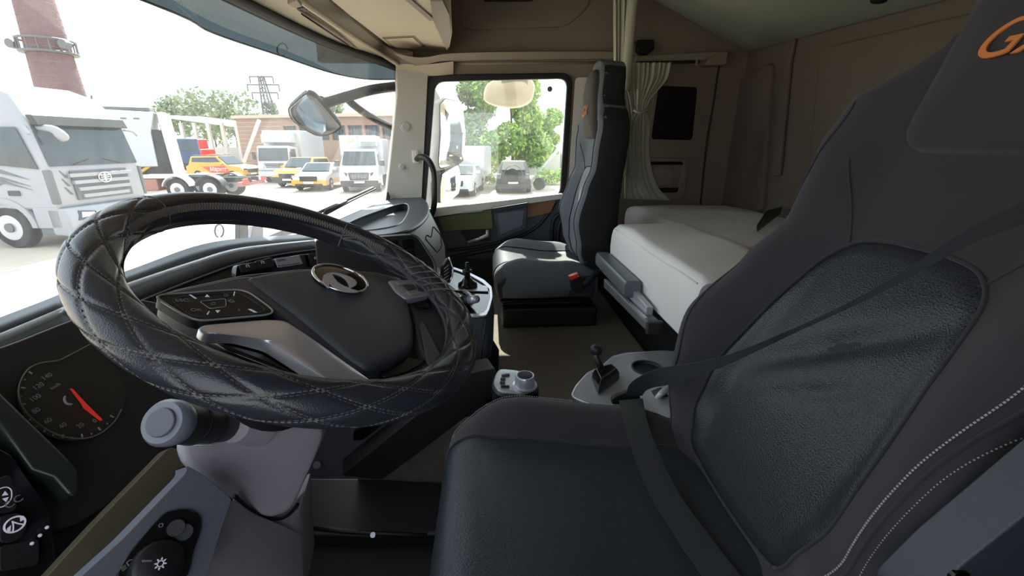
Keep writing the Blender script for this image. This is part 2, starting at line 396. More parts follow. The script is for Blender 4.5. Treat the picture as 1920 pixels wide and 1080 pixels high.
# floors
fl = MB().box((0.15, 1.2, -1.18), (2.75, 2.95, 0.06)).build('floor', M['carpetd']); struct(fl)
tun = MB().slab([(-0.45, 1.18, -1.15), (0.66, 1.18, -1.15), (0.66, D, -1.15), (-0.45, D, -1.15)], (0, 0, 0.31)).build('raised_floor', M['carpet'], fl, bevel=0.02)
MB().box((1.03, 1.75, -0.83), (0.74, 1.62, 0.64)).build('bunk_base', M['darker'], fl)
# ---------------------------------------------------------------- windshield
TOPW = [(-0.42, 2.60, 0.36), (-0.56, 2.45, 0.395), (-0.71, 2.12, 0.415), (-0.78, 1.6, 0.42), (-0.80, 1.15, 0.42), (-0.77, 0.6, 0.42), (-0.66, 0.15, 0.41), (-0.5, -0.17, 0.38)]
BOTW = [(-0.60, 2.62, -0.42), (-0.74, 2.48, -0.42), (-0.92, 2.12, -0.42), (-1.01, 1.6, -0.42), (-1.04, 1.15, -0.42), (-1.01, 0.6, -0.42), (-0.88, 0.15, -0.42), (-0.66, -0.17, -0.42)]
A = cr(TOPW, 5); B = cr(BOTW, 5)
rows = [[a.lerp(b, t) + V((-0.03 * sin(pi * t), 0, 0)) for a, b in zip(A, B)] for t in [i / 8 for i in range(9)]]
ws = sheet(rows).build('window_3', M['wind'], smooth=True, recalc=False); struct(ws)
MB().tube([a + V((0.02, 0, -0.004)) for a in A], 0.021, 8).build('rubber_seal', M['darker'], ws, smooth=True)
MB().tube([a + V((0.01, 0, 0)) for a in B], 0.02, 8).build('rubber_seal', M['darker'], ws, smooth=True)
# little sensor sticker seen on the glass near the visor
p0 = PY(529, 93, 1.95)
mbs = MB(); mbs.tube([p0 + (CR * cos(a) + CU * 1.25 * sin(a)) * 0.020 for a in [i * pi / 8 for i in range(14)]], 0.0028, 6)
st = mbs.build('glass_sticker', M['white'], smooth=True); tag(st, 'small grey ring shaped mark on the windshield just below the tinted visor', 'sticker')
# ---------------------------------------------------------------- A pillar
ap = MB().slab(rnd([PY(742, 118, 2.50), PY(805, 118, 2.56), PY(802, 150, 2.56), PY(790, 384, 2.56), PY(723, 384, 2.50), PY(723, 372, 2.50), PY(731, 300, 2.50), PY(744, 175, 2.50)], 0.012, 2), (-0.03, 0.10, 0)).build('trim_2', M['pillar'], bevel=0.008); struct(ap)
FA = Frame(PY(760, 240, 2.545), (0.25, -1, 0), (1, 0, 0))
FA = Frame(PY(760, 240, 2.53), (PY(742, 300, 2.50) - PY(795, 300, 2.56)).cross(V((0, 0, 1))) * 1.0, (1, 0, 0))
if FA.n.y > 0: FA = Frame(FA.o, -FA.n, (1, 0, 0))
for (x, y, r) in ((764, 189, 0.014), (760, 237, 0.029), (753, 313, 0.014)):
    c = FA.at(x, y); m_ = MB().cyl(c - FA.n * 0.01, c + FA.n * 0.008, r, 20)
    if r > 0.02: m_.cyl(c + FA.n * 0.006, c + FA.n * 0.014, r * 0.72, 20)
    m_.build('screw_cap', M['capm'], ap, bevel=0.002)
c = FA.at(753, 141, 0.004)
hk = MB().box(c, (0.058, 0.014, 0.016)).build('hook_clip', M['darker'], ap, bevel=0.002)
MB().tube([FA.at(x, y, 0.012) for x, y in ((753, 138), (754, 150), (757, 165), (759, 178))], 0.0022, 6).cyl(FA.at(759, 176, 0.012), FA.at(760, 181, 0.012), 0.005, 8).build('hook_cord', M['darker'], ap)
MB().slab([PY(726, 360, 2.47), PY(730, 368, 2.47), PY(730, 388, 2.47), PY(722, 388, 2.47)], (0, 0.02, 0)).build('pillar_foot', M['darker'], ap)
# ---------------------------------------------------------------- header above windshield
def ext(L, X=None):
    "carry a header line on towards the driver's side"
    return L
C0 = [PY(736, 129, 2.47), PZ(620, 66, 0.425), PZ(485, -2, 0.428)]
C0 = [V((-.44, 2.57, .375)), V((-.545, 2.44, .405)), V((-.69, 2.11, .425)), V((-.73, 1.86, .43)), V((-.765, 1.6, .43)), V((-.785, 1.15, .43)), V((-.755, .6, .43)), V((-.62, -.1, .41))]
C1 = [PY(748, 121, 2.46), PZ(708, 96, 0.425), PZ(650, 60, 0.43), PZ(605, 28, 0.43), PZ(563, -1, 0.43), V((-0.58, 1.2, 0.43)), V((-0.56, 0.6, 0.43)), V((-0.5, -0.1, 0.43))]
C2 = [PY(775, 119, 2.44), PZ(738, 100, 0.45), PZ(695, 66, 0.46), PZ(655, 34, 0.465), PZ(614, -1, 0.47), V((-0.48, 1.2, 0.47)), V((-0.47, 0.6, 0.47)), V((-0.42, -0.1, 0.47))]
def face(Aa, Bb, name, m, parent=None, th=(0, 0, 0.03)):
    a = cr(Aa, 6); b = cr(Bb, 6); th = V(th)
    return MB().rings([[p, q, q + th, p + th] for p, q in zip(a, b)], True).build(name, m, parent, smooth=True, autos=40)
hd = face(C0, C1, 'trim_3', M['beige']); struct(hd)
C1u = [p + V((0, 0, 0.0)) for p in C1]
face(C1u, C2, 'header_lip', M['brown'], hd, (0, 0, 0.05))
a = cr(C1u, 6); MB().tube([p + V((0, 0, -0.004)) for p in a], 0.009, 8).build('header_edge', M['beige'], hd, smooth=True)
# sun blind slot, pull handle
MB().tube([PZ(x, y, 0.420) for x, y in ((560, 16), (620, 56), (680, 98), (722, 122))], 0.007, 8).build('blind_bar', M['brown'], hd, smooth=True)
MB().tube([PZ(x, y, 0.421) for x, y in ((566, 26), (625, 66), (684, 104))], 0.0035, 6).build('slot', M['darker'], hd, smooth=True)
MB().slab([PZ(x, y, 0.417) for x, y in ((558, 16), (572, 15), (576, 22), (566, 24))], (0, 0, 0.012)).build('slot', M['darker'], hd)
MB().slab([PZ(x, y, 0.417) for x, y in ((676, 92), (681, 93), (684, 105), (679, 103))], (0, 0, 0.012)).build('pull_tab', M['brown'], hd, bevel=0.002)
MB().slab([PZ(x, y, 0.417) for x, y in ((538, 0), (556, -8), (566, 5), (552, 8))], (0, 0, -0.012)).build('bracket', M['brown'], hd, bevel=0.003)
# the lip carries on along the door side, over the window
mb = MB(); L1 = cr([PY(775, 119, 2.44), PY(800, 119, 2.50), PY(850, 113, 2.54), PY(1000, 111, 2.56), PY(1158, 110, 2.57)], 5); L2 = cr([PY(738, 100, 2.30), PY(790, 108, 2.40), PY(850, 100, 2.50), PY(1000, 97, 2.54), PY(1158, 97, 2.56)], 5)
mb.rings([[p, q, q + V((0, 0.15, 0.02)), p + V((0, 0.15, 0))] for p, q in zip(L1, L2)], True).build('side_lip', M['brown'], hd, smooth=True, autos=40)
face([PY(742, 126, 2.48), PY(760, 136, 2.53), PY(800, 142, 2.565), PY(850, 140, 2.59)], [PY(748, 118, 2.46), PY(775, 121, 2.5), PY(800, 121, 2.52), PY(850, 115, 2.55)], 'pillar_cap_trim', M['beige'], hd, (0, 0.05, 0))
# overhead console
oc = thing('overhead_console', 'beige overhead storage console above the windshield with a square lamp cover', 'console', tuple(PZ(760, 60, 0.46)))
ob_ = [PZ(x, y, 0.46) for x, y in ((612, -8), (655, 28), (700, 62), (738, 92), (770, 104), (815, 106), (841, 98), (848, 60), (842, 20), (818, -8))] + [V((-0.12, 1.1, 0.46)), V((-0.12, 0.1, 0.46)), V((-0.47, 0.1, 0.46)), V((-0.47, 1.1, 0.46))]
mbc = pad(rnd(ob_, 0.03, 3)[::-1], (0, 0, 1), 0.5, 0, 0.01, 2)
mbc.build('body', M['beige'], oc, smooth=True, autos=35)
sq = [PZ(x, y, 0.457) for x, y in ((717, 71), (776, 68), (797, 87), (746, 95))]
plate(sq, [[p.lerp(sum(sq, V((0, 0, 0))) / 4, 0.10) for p in sq]], (0, 0, 0.006)).build('lamp_frame', M['brown'], oc)
MB().slab([p.lerp(sum(sq, V((0, 0, 0))) / 4, 0.12) for p in sq], (0, 0, -0.004)).build('lamp_cover', M['beige'], oc, bevel=0.002)
MB().slab([PZ(x, y, 0.457) for x, y in ((750, -10), (806, 38), (815, 36), (762, -10))], (0, 0, -0.003)).build('seam_strip', M['brown'], oc)
pad([PZ(x, y, 0.455) for x, y in ((806, -6), (812, 34), (838, 90), (846, 60), (842, 20), (830, -6))], (0, 0, -1), 0.012, 0, 0.006, 2).build('end_cap', M['brown'], oc, smooth=True, autos=40)
MB().slab([PZ(x, y, 0.456) for x, y in ((825, 109), (828, 109), (831, 118), (828, 118))], (0, 0, -0.004)).build('clip', M['darker'], oc)
# folded upper bunk
def bkp(x, y): # plane through hinge line and rising end edge
    return None
h0 = V((1.40, 2.58, 0.475)); h1 = V((1.40, 0.30, 0.36)); e0 = PY(1230, 0, 2.52)
nb = (h1 - h0).cross(e0 - h0).normalized(); 
dirf = (e0 - h0).normalized()
bunkt = thing('upper_bunk', 'grey upper bunk folded up against the back wall under the roof', 'bunk', tuple(h0))
pad(rnd([h0, h0 + dirf * 1.0, h1 + dirf * 1.0, h1], 0.05, 4), -nb if nb.z > 0 else nb, 0.004, 0.0, 0.002, 2).build('underside', M['bunkgrey'], bunkt, smooth=True, autos=30)
MB().slab([h0, h0 + dirf * 1.0, h1 + dirf * 1.0, h1], (nb if nb.z > 0 else -nb) * 0.07).build('frame', M['darker'], bunkt, bevel=0.01)
pl = Frame(h0, nb, dirf); cc = pl.at(1652, -1, 0.0)
MB().ell(cc, (0.03, 0.03, 0.012), 16).build('latch', M['darker'], bunkt, smooth=True)
# ================================================================ DOOR CARD
dr = struct(MB().slab(rnd(dpts([(786, 404), (1060, 372), (1058, 480), (1150, 640), (1150, 760), (780, 760)]), 0.02, 3), (0, -0.03, 0)).build('door_1', M['slate'], bevel=0.008))
def dslab(L, off, th, name, m, r=0.008, bev=0.003, par=None):
    return MB().slab(rnd(dpts(L, off), r, 3), (0, -th, 0)).build(name, m, par or dr, bevel=bev)
dslab([(792, 392), (1055, 362), (1057, 371), (797, 408)], 0.03, 0.03, 'sill', M['pillar'])
dslab([(822, 407), (921, 391), (924, 428), (832, 432)], 0.03, 0.016, 'olive_insert', M['olive'])
dslab([(865, 397), (905, 393), (905, 396), (866, 400)], 0.06, 0.006, 'sill_sticker', M['silverp'], 0.002, 0.001)
pk = dslab([(924, 388), (988, 379), (984, 426), (934, 446)], 0.03, 0.045, 'pull_pocket', M['slate'])
dslab([(922, 388), (989, 377), (990, 384), (924, 396)], 0.03, 0.062, 'pocket_rim', M['dark'])
dslab([(932, 400), (983, 393), (979, 424), (938, 440)], 0.075, 0.004, 'pocket_panel', M['mgrey'])
dslab([(989, 378), (1043, 372), (1032, 398), (987, 408)], 0.03, 0.016, 'wood_insert', M['wood'])
dslab([(863, 433), (919, 427), (920, 450), (878, 455)], 0.03, 0.006, 'handle_recess', M['darker'])
MB().tube(dpts([(877, 454), (898, 448), (914, 441), (914, 431)], 0.05), [0.008, 0.010, 0.014, 0.010], 8).build('door_handle', M['silver'], dr, smooth=True)
MB().tube([p for p in cr(dpts([(838, 470), (900, 462), (960, 448), (1000, 430), (1025, 405), (1040, 380)], 0.034), 6)], 0.010, 8).build('armrest_edge', M['darker'], dr, smooth=True)
MB().tube([p for p in cr(dpts([(838, 485), (900, 472), (950, 462), (975, 458), (985, 466)], 0.034), 6)], 0.014, 8).build('armrest_edge', M['dark'], dr, smooth=True)
MB().slab(dpts([(838, 488), (1100, 470), (1150, 640), (1150, 760), (838, 760)], 0.03), (0, -0.01, 0)).build('lower_panel', M['darker'], dr, bevel=0.004)
MB().tube(cr(dpts([(1036, 480), (1035, 430), (1041, 408), (1056, 399)], 0.05), 5), 0.012, 8).tube(cr(dpts([(1047, 480), (1047, 432), (1054, 412), (1064, 405)], 0.05), 5), 0.012, 8).build('rubber_hose', M['darker'], dr, smooth=True)
# grab handle on the A pillar
gh = MB().tube(cr([PY(782, 298, 2.52), PY(789, 294, 2.45), PY(803, 300, 2.42), PY(814, 325, 2.42), PY(815, 370, 2.42), PY(812, 395, 2.46), PY(806, 408, 2.54)], 5), 0.016, 10).build('grab_handle', M['darker'], smooth=True)
tag(gh, 'black curved grab handle on the pillar in front of the door window', 'handle')
MB().box(PY(779, 294, 2.54), (0.03, 0.03, 0.07)).build('bracket', M['pillar'], gh, bevel=0.006)
# ---------------------------------------------------------------- curtains
def curtain(name, rows, nf, amp, label, seed=0, nfine=90):
    rr = random.Random(seed); ph = [rr.uniform(0, 6.28) for _ in range(6)]
    # rows: (left pt, right pt, amp scale)
    Ls = cr([r[0] for r in rows], 6); Rs = cr([r[1] for r in rows], 6); am = cr([(r[2], 0) for r in rows], 6)
    R = []
    for i, (l, r) in enumerate(zip(Ls, Rs)):
        row = []
        for k in range(nfine + 1):
            t = k / nfine; p = l.lerp(r, t); w = am[i].x * amp
            q = sin(2 * pi * nf * t + ph[0] + 0.6 * sin(i * 0.13)) + 0.35 * sin(2 * pi * (nf * 1.7) * t + ph[1] + i * 0.07)
            row.append(p + V((0.25, -1, 0)).normalized() * q * w)
        R.append(row)
    o = sheet(R).build(name, M['curtain'], smooth=True, recalc=False, solid=0.003)
    return tag(o, label, 'curtain')
yc = 2.45
curtain('curtain', [(PY(1150, -60, yc), PY(1176, -60, yc), 1), (PY(1150, 0, yc), PY(1177, 0, yc), 1), (PY(1151, 80, yc), PY(1174, 80, yc), 1), (PY(1152, 130, yc), PY(1170, 130, yc), 0.8), (PY(1158, 150, yc), PY(1168, 150, yc), 0.5), (PY(1160, 200, yc), PY(1182, 200, yc), 0.8), (PY(1155, 330, yc), PY(1190, 330, yc), 1)], 3.2, 0.016, 'pale narrow gathered curtain hanging beside the window above the passenger seat', 1)
cl_ = MB().tube(cr([PY(1196, -60, yc - 0.02), PY(1186, 0, yc - 0.02), PY(1178, 90, yc - 0.02), PY(1172, 170, yc - 0.02)], 6), 0.026, 14).build('curtain_roll', M['curtain'], smooth=True)
tag(cl_, 'smooth rolled pale cloth edge running down beside the gathered curtain', 'curtain')
curtain('curtain', [(PY(1184, 118, yc), PY(1254, 118, yc), 1.0), (PY(1186, 150, yc), PY(1246, 150, yc), 1.0), (PY(1190, 190, yc - .01), PY(1218, 185, yc - .01), 0.7), (PY(1190, 210, yc - .01), PY(1211, 210, yc - .01), 0.4), (PY(1176, 235, yc), PY(1216, 232, yc), 0.7), (PY(1172, 290, yc), PY(1216, 290, yc), 0.6), (PY(1170, 345, yc), PY(1230, 345, yc), 0.5), (PY(1170, 372, yc - .03), PY(1256, 376, yc - .03), 0.4)], 7, 0.016, 'pale gathered curtain tied back in front of the black rear side window', 3, 140)
MB().tube([PY(1188, 206, yc - .04), PY(1200, 212, yc - .055), PY(1213, 206, yc - .03)], .007, 8).build('tie_band', M['curtain'], bpy.data.objects['curtain.001'], smooth=True)
cr_ = thing('curtain_track', 'beige curtain track above the tied back curtain', 'curtain track', tuple(PY(1250, 112, 2.5)))
MB().slab([PY(x, y, 2.55) for x, y in ((1188, 108), (1332, 100), (1332, 107), (1312, 116), (1188, 120))], (0, -0.05, 0)).build('track', M['brown'], cr_, bevel=0.005)
MB().slab([PY(x, y, 2.50) for x, y in ((1192, 115), (1312, 113), (1310, 119), (1192, 120))], (0, -0.006, 0)).build('groove', M['darker'], cr_)
MB().slab(rnd([PY(x, y, 2.56) for x, y in ((1325, 100), (1356, 101), (1352, 124), (1312, 126))], 0.01, 3), (0, -0.05, 0)).build('end_cap', M['brown'], cr_, bevel=0.006)
MB().box(PY(1306, 118, 2.49), (0.012, 0.01, 0.03)).build('stop', M['brown'], cr_, bevel=0.002)
lt = thing('bunk_latch', 'small black latch bracket on the side wall above the curtain track', 'latch', tuple(PY(1207, 92, 2.58)))
MB().slab(rnd([PY(x, y, 2.595) for x, y in ((1191, 77), (1222, 77), (1222, 97), (1213, 100), (1206, 109), (1196, 104), (1190, 98))], 0.012, 3), (0, -0.04, 0)).build('body', M['screen'], lt, bevel=0.006)
MB().tube([PY(1190, 80, 2.57), PY(1178, 76, 2.57)], 0.006, 8).build('pin', M['darker'], lt, smooth=True)
# ---------------------------------------------------------------- mattress
mt = thing('mattress', 'pale grey fabric mattress on the bunk behind the seats', 'mattress', (1.04, 1.6, -0.50))
def matt(x0, x1, y0, y1, z0, z1, r):
    mb = MB(); n = 26; R = []
    prof = [(0, z0), (0, z0 + .01)] + [(0.0 - 0.006 * sin(pi * k / 4), lerp(z0, z1, k / 4)) for k in (1, 2, 3)] + [(r * (1 - cos(a)), z1 - r + r * sin(a)) for a in (0.2, 0.7, 1.2)] + [(r + (x1 - x0 - 2 * r) * k / 10, z1) for k in range(11)] + [(x1 - x0 - r * (1 - sin(a)) , z1 - r + r * cos(a)) for a in (0.5, 1.0, 1.5)] + [(x1 - x0, z0)]
    for i in range(n + 1):
        y = lerp(y0, y1, i / n); e = min(1, min(i, n - i) / 1.0); row = []
        for (u, z) in prof:
            zz = z0 + (z - z0) * (0.93 + 0.07 * e) + (0.004 * sin(9 * y + 3 * u) + 0.003 * sin(17 * y - 11 * u) if z > z0 + .05 else 0)
            row.append(V((x0 + u, y, zz)))
        R.append(row)
    return mb.rings(R, True)
matt(0.80, 1.40, 0.95, 2.55, -0.50, -0.335, 0.03).build('rear_cushion', M['mattress'], mt, smooth=True, autos=60)
matt(0.515, 0.82, 1.00, 1.80, -0.50, -0.312, 0.025).build('front_cushion', M['mattress'], mt, smooth=True, autos=60)
MB().tube([V((0.516, y, -0.335 + 0.002 * sin(13 * y))) for y in [1.02 + 0.05 * i for i in range(16)]], 0.003, 6).build('piping', M['mattress'], mt, smooth=True)
sh = MB().slab(rnd([PZ(x, y, -0.30) for x, y in ((1436, 400), (1466, 392), (1462, 402), (1420, 435), (1418, 428))], 0.01, 3), (0, 0, 0.012)).build('strap_end', M['darker'], bevel=0.003)
tag(sh, 'short black strap lying on the mattress beside the driver seat back', 'strap')
# bunk front rail
rl = thing('bunk_rail', 'dark grey padded rail with a metal lower bar along the bunk front', 'rail', (0.48, 1.5, -0.55))
a0, a1 = PX(1127, 484, 0.47), PX(1184, 540, 0.47)
MB().slab(rnd([V((0.445, a0.y, a0.z + .028)), V((0.505, a0.y, a0.z + .028)), V((0.505, a0.y, a0.z - .032)), V((0.445, a0.y, a0.z - .032))], 0.016, 4), (0, a1.y - a0.y, 0)).build('pad', M['railm'], rl, bevel=0.006)
b0, b1 = PX(1140, 530, 0.48), PX(1222, 608, 0.48)
MB().slab(rnd([V((0.462, b0.y, b0.z + 0.012)), V((0.505, b0.y, b0.z + 0.012)), V((0.505, b0.y, b0.z - 0.022)), V((0.462, b0.y, b0.z - 0.022))], 0.008, 3), b1 - b0).build('lower_bar', M['railm'], rl, bevel=0.004)
MB().slab([V((0.462, b0.y, b0.z + 0.016)), V((0.472, b0.y, b0.z + 0.016)), V((0.472, b0.y, b0.z + 0.010)), V((0.462, b0.y, b0.z + 0.010))], (b1 - b0) * 0.97).build('edge_strip', M['silver'], rl)
q0 = PX(1188, 545, 0.49); q1 = PX(1219, 582, 0.49)
MB().slab(rnd([V((0.478, q0.y, q0.z + 0.012)), V((0.500, q0.y, q0.z + 0.012)), V((0.500, q0.y, q0.z - 0.03)), V((0.478, q0.y, q0.z - 0.03))], 0.004, 2), q1 - q0).build('bracket', M['silverp'], rl, bevel=0.003)
MB().box(b1 + V((0.004, -0.012, -0.005)), (0.048, 0.02, 0.042)).build('end_cap', M['dark'], rl, bevel=0.005)
MB().box((0.56, 1.40, -0.512), (0.06, .78, 0.010)).build('slat_edge', M['silverp'], rl)
# ================================================================ SEATS
def smooth01(a, b, x): t = max(0, min(1, (x - a) / (b - a))); return t * t * (3 - 2 * t)
def perf_material():
    m = mat('perforated_leather', (0.026, 0.030, 0.038), 0.38, bump=0.3, bscale=420, btype='v'); nt = m.node_tree; b = nt.nodes['Principled BSDF']
    uv = nt.nodes.new('ShaderNodeUVMap'); mp = nt.nodes.new('ShaderNodeVectorMath'); mp.operation = 'SCALE'; mp.inputs[3].default_value = 170
    fr = nt.nodes.new('ShaderNodeVectorMath'); fr.operation = 'FRACTION'; sb = nt.nodes.new('ShaderNodeVectorMath'); sb.operation = 'SUBTRACT'; sb.inputs[1].default_value = (0.5, 0.5, 0)
    ln = nt.nodes.new('ShaderNodeVectorMath'); ln.operation = 'LENGTH'; cp = nt.nodes.new('ShaderNodeMath'); cp.operation = 'LESS_THAN'; cp.inputs[1].default_value = 0.17
    mx = nt.nodes.new('ShaderNodeMixRGB'); mx.inputs[1].default_value = (0.026, 0.030, 0.038, 1); mx.inputs[2].default_value = (0.002, 0.002, 0.002, 1)
    L = nt.links.new
    L(uv.outputs[0], mp.inputs[0]); L(mp.outputs[0], fr.inputs[0]); L(fr.outputs[0], sb.inputs[0]); L(sb.outputs[0], ln.inputs[0]); L(ln.outputs['Value'], cp.inputs[0])
    L(cp.outputs[0], mx.inputs[0]); L(mx.outputs[0], b.inputs['Base Color']); return m
M['perf'] = perf_material()
WT = [(-.03, .18), (0.0, .22), (.05, .26), (.14, .295), (.24, .30), (.39, .268), (.48, .26), (.58, .275), (.66, .295), (.72, .285), (.77, .235), (.80, .175), (.85, .140), (.93, .132), (.985, .11), (1.01, .06)]
BT = [(0, .02), (.10, .055), (.25, .085), (.40, .06), (.50, .04), (.62, .045), (.72, .03), (.80, .0), (1, 0)]
def seat(name, label, x0, y0, z0, rec, k, near_sgn, clen, fab, ins, side, headp, perf=True, driver=True):
    """x0,y0,z0: back of cushion centre; rec recline; k scale; near_sgn: side that carries the plastic cover"""
    t = thing(name, label, 'seat', (x0 - 0.1, y0, z0 - 0.2))
    sr, cr_ = sin(rec), cos(rec)
    def W(s, y, d): return V((x0 + (s * sr - d * cr_) * k, y0 + y * k, z0 + (s * cr_ + d * sr) * k))
    def front(s, v):
        d = interp(BT, s) * smooth01(.42, .82, abs(v))
        d += 0.012 * sin(pi * min(1, max(0, s) / .5)) + (0.035 * smooth01(.60, .86, s))
        return d
    def surf(s, y, off=0.0):
        w = interp(WT, s); v = y / w; a = abs(v)
        d = front(s, v); r = .10
        if a > .86: q = min(1, (a - .86) / .14); d -= 0.055 * (1 - sqrt(max(0, 1 - q * q)))
        return W(s, y, d + off)
    # backrest shell
    R = []
    svals = [-.03 + 1.04 * i / 60 for i in range(61)]
    for s in svals:
        w = interp(WT, s); row = []
        T = .115 - .03 * smooth01(.5, 1, s)
        for i in range(37):
            v = -1 + 2 * i / 36; v = math.copysign(1 - (1 - abs(v)) ** 1.35, v) if abs(v) > 0 else 0
            row.append(surf(s, v * w))
        df = front(s, 1.0) - .055
        for (dy, f) in ((1.0, .35), (1.0, .7), (.97, .92), (.88, 1), (.4, 1.02), (-.4, 1.02), (-.88, 1), (-.97, .92), (-1.0, .7), (-1.0, .35)):
            row.append(W(s, dy * w, lerp(df, -T, f)))
        R.append(row)
    MBb = MB().rings(R, True)
    bk = MBb.build('backrest', fab, t, smooth=True)
    # darker side strips of the backrest
    for sg in (1, -1):
        rows = []
        for s in [.0 + 1.0 * i / 44 for i in range(45)]:
            w = interp(WT, s); T = .115 - .03 * smooth01(.5, 1, s); df = front(s, 1.0) - .055; o = .003
            rows.append([surf(s, sg * w * .965, o), W(s, sg * (w + o), df + .01), W(s, sg * (w + o), lerp(df, -T, .35)), W(s, sg * (w + o), lerp(df, -T, .7)), W(s, sg * (w * .97 + o), lerp(df, -T, .93)), W(s, sg * w * .88, -T - o)])
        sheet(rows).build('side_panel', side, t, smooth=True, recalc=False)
    # leather insert
    up = [(.02, .135), (.06, .155), (.12, .172), (.20, .172), (.30, .158), (.40, .140), (.455, .125), (.49, .095), (.502, .05), (.504, 0)]
    ol = [(-y, s) for s, y in up] + [(y, s) for s, y in up[::-1][1:]] + [(.07, .005), (-.07, .005)]
    ol = cr2(ol, 5, True)
    cy, cs = 0, .25; mb = MB(); uv = []; nR = 18; n = len(ol)
    for j in range(nR):
        q = 1 - j / nR; off = 0.006 if j > 0 else -0.001
        for (y, s) in ol:
            yy, ss = cy + (y - cy) * q, cs + (s - cs) * q
            wr = 0.0
            if driver: # soft creases across the leather
                dd = ss - .325 + yy * .80; wr = -0.015 * math.exp(-((dd) / .026) ** 2) * max(0, 1 - abs(yy) / .17) - 0.005 * math.exp(-((ss - .235 + yy * .7) / .016) ** 2) * max(0, (1 - abs(yy + .03) / .09))
            mb.v.append(surf(ss, yy, off + .01 * (1 - q) + wr)); uv.append((yy, ss))
    mb.v.append(surf(cs, cy, .016)); uv.append((cy, cs))
    for j in range(nR - 1):
        for i in range(n): a = j * n + i; b = j * n + (i + 1) % n; mb.f.append((a, b, b + n, a + n))
    mb.f += [((nR - 1) * n + i, (nR - 1) * n + (i + 1) % n, nR * n) for i in range(n)]
    me = mb.build('leather_insert', ins, t, smooth=True, recalc=False, uv=uv)
    MB().tube([surf(s, y, .002) for y, s in ol] + [surf(ol[0][1], ol[0][0], .002)], 0.0028 * k, 6).build('insert_piping', side, t, smooth=True)
    # seam that runs from the insert to the shoulder
    for sg in (1, -1):
        MB().tube([surf(lerp(.47, .62, i / 8), sg * lerp(.10, .19, i / 8), .001) for i in range(9)], 0.0018 * k, 5).build('seam', side, t, smooth=True)
        sm = MB(); st = MB()
        def ys(q): return interp([(0, .205), (.14, .24), (.26, .252), (.42, .255), (.6, .25), (.72, .24)], q) if driver else interp(WT, q) * .80
        sm.tube([surf(q, sg * ys(q), .001) for q in [.02 + .70 * i / 60 for i in range(61)]], 0.0022 * k, 6); sm.build('seam', side, t, smooth=True)
        if driver and sg < 0:
            for dy, kk in ((.010, 1), (-.012, 2)):
                Q = [surf(.02 + .70 * i / 190, sg * (ys(.02 + .70 * i / 190) - dy), .0022) for i in range(191)]
                for i in range(0, 190, 1): st.tube([Q[i].lerp(Q[i + 1], .15), Q[i].lerp(Q[i + 1], .72 if kk == 1 else .5)], 0.0011 if kk == 1 else 0.0007, 5)
            o = st.build('stitching', M['stitch'], t, recalc=False); o['kind'] = 'stuff'
    # headrest patch (proud panel)
    hp = rnd([(-.118, .645), (.118, .645), (.112, .90), (.07, .965), (-.07, .965), (-.112, .90)], .035, 5)
    hp = [(p.x, p.y) for p in hp]; n = len(hp); R = []
    for q, off in ((1, -.002), (1, .014), (.985, .022), (.94, .028), (.8, .032), (.5, .036), (.2, .037)):
        R.append([surf(.80 + (s - .80) * q, y * q, off) for y, s in hp])
    MB().rings(R, True, False, True).build('headrest', headp, t, smooth=True)
    # embroidered letters
    pc = surf(.772, 0.0, .040); nn = V((-cr_, 0, sr)); upv = V((sr, 0, cr_))
    text('GX', 'embroidery', pc, V((0, -1, 0)), upv, .074 * k, M['orange'], t, ext=0.0012, shear=0.25)
    # cushion
    L = clen
    prof = [(-.06, -.02), (.0, -.004), (.10, -.012), (.20, -.010), (.30, .004), (L - .09, .016), (L - .05, .014), (L - .02, .0), (L - .004, -.025), (L, -.06), (L - .002, -.10), (L - .012, -.14)]
    prof = cr2(prof, 3)
    def cw(f): return .262 + .03 * smooth01(.0, .25, f) - .035 * smooth01(L - .12, L + .02, f)
    def ctop(i, v, off=0.0):
        f, z = prof[i]; a = abs(v); w = cw(f)
        z2 = z; f2 = f
        bz = .055 * smooth01(.5, .84, a) * (1 - smooth01(L - .16, L - .0, f)) * smooth01(-.06, .1, f)
        if a > .88: q = (a - .88) / .12; bz -= .05 * (1 - sqrt(max(0, 1 - q * q))) * (1 - smooth01(L - .05, L, f)); f2 -= .03 * q * q * smooth01(L - .12, L, f)
        i0, i1 = max(0, i - 1), min(len(prof) - 1, i + 1); tf, tz = prof[i1][0] - prof[i0][0], prof[i1][1] - prof[i0][1]; l = sqrt(tf * tf + tz * tz); nf, nz = -tz / l, tf / l
        return V((x0 - (f2 + nf * off) * k, y0 + v * w * k, z0 + (z2 + bz + nz * off) * k))
    R = []
    for i in range(len(prof)):
        row = [ctop(i, -1 + 2 * j / 32) for j in range(33)]
        f, z = prof[i]; fb = min(f, L - .02)
        row += [V((x0 - fb * k, y0 + cw(f) * k, z0 - .09 * k)) if z > -.08 else row[32].copy(), V((x0 - fb * k, y0 + cw(f) * .98 * k, z0 - .14 * k)), V((x0 - fb * k, y0 - cw(f) * .98 * k, z0 - .14 * k)), V((x0 - fb * k, y0 - cw(f) * k, z0 - .09 * k)) if z > -.08 else row[0].copy()]
        R.append(row)
    MB().rings(R, True).build('cushion', fab, t, smooth=True)
    # leather middle of the cushion
    rows = []
    for i in range(2, len(prof)):
        vv = .60 + .12 * smooth01(L - .12, L, prof[i][0])
        rows.append([ctop(i, -vv + 2 * vv * j / 24, .0045 - (.006 if j in (0, 24) else 0)) for j in range(25)])
    sheet(rows).build('cushion_insert', M['leather'], t, smooth=True, recalc=False)
    for sg in (1, -1):
        MB().tube([ctop(i, sg * (.60 + .12 * smooth01(L - .12, L, prof[i][0])), .002) for i in range(2, len(prof))], 0.003 * k, 6).build('cushion_seam', side, t, smooth=True)
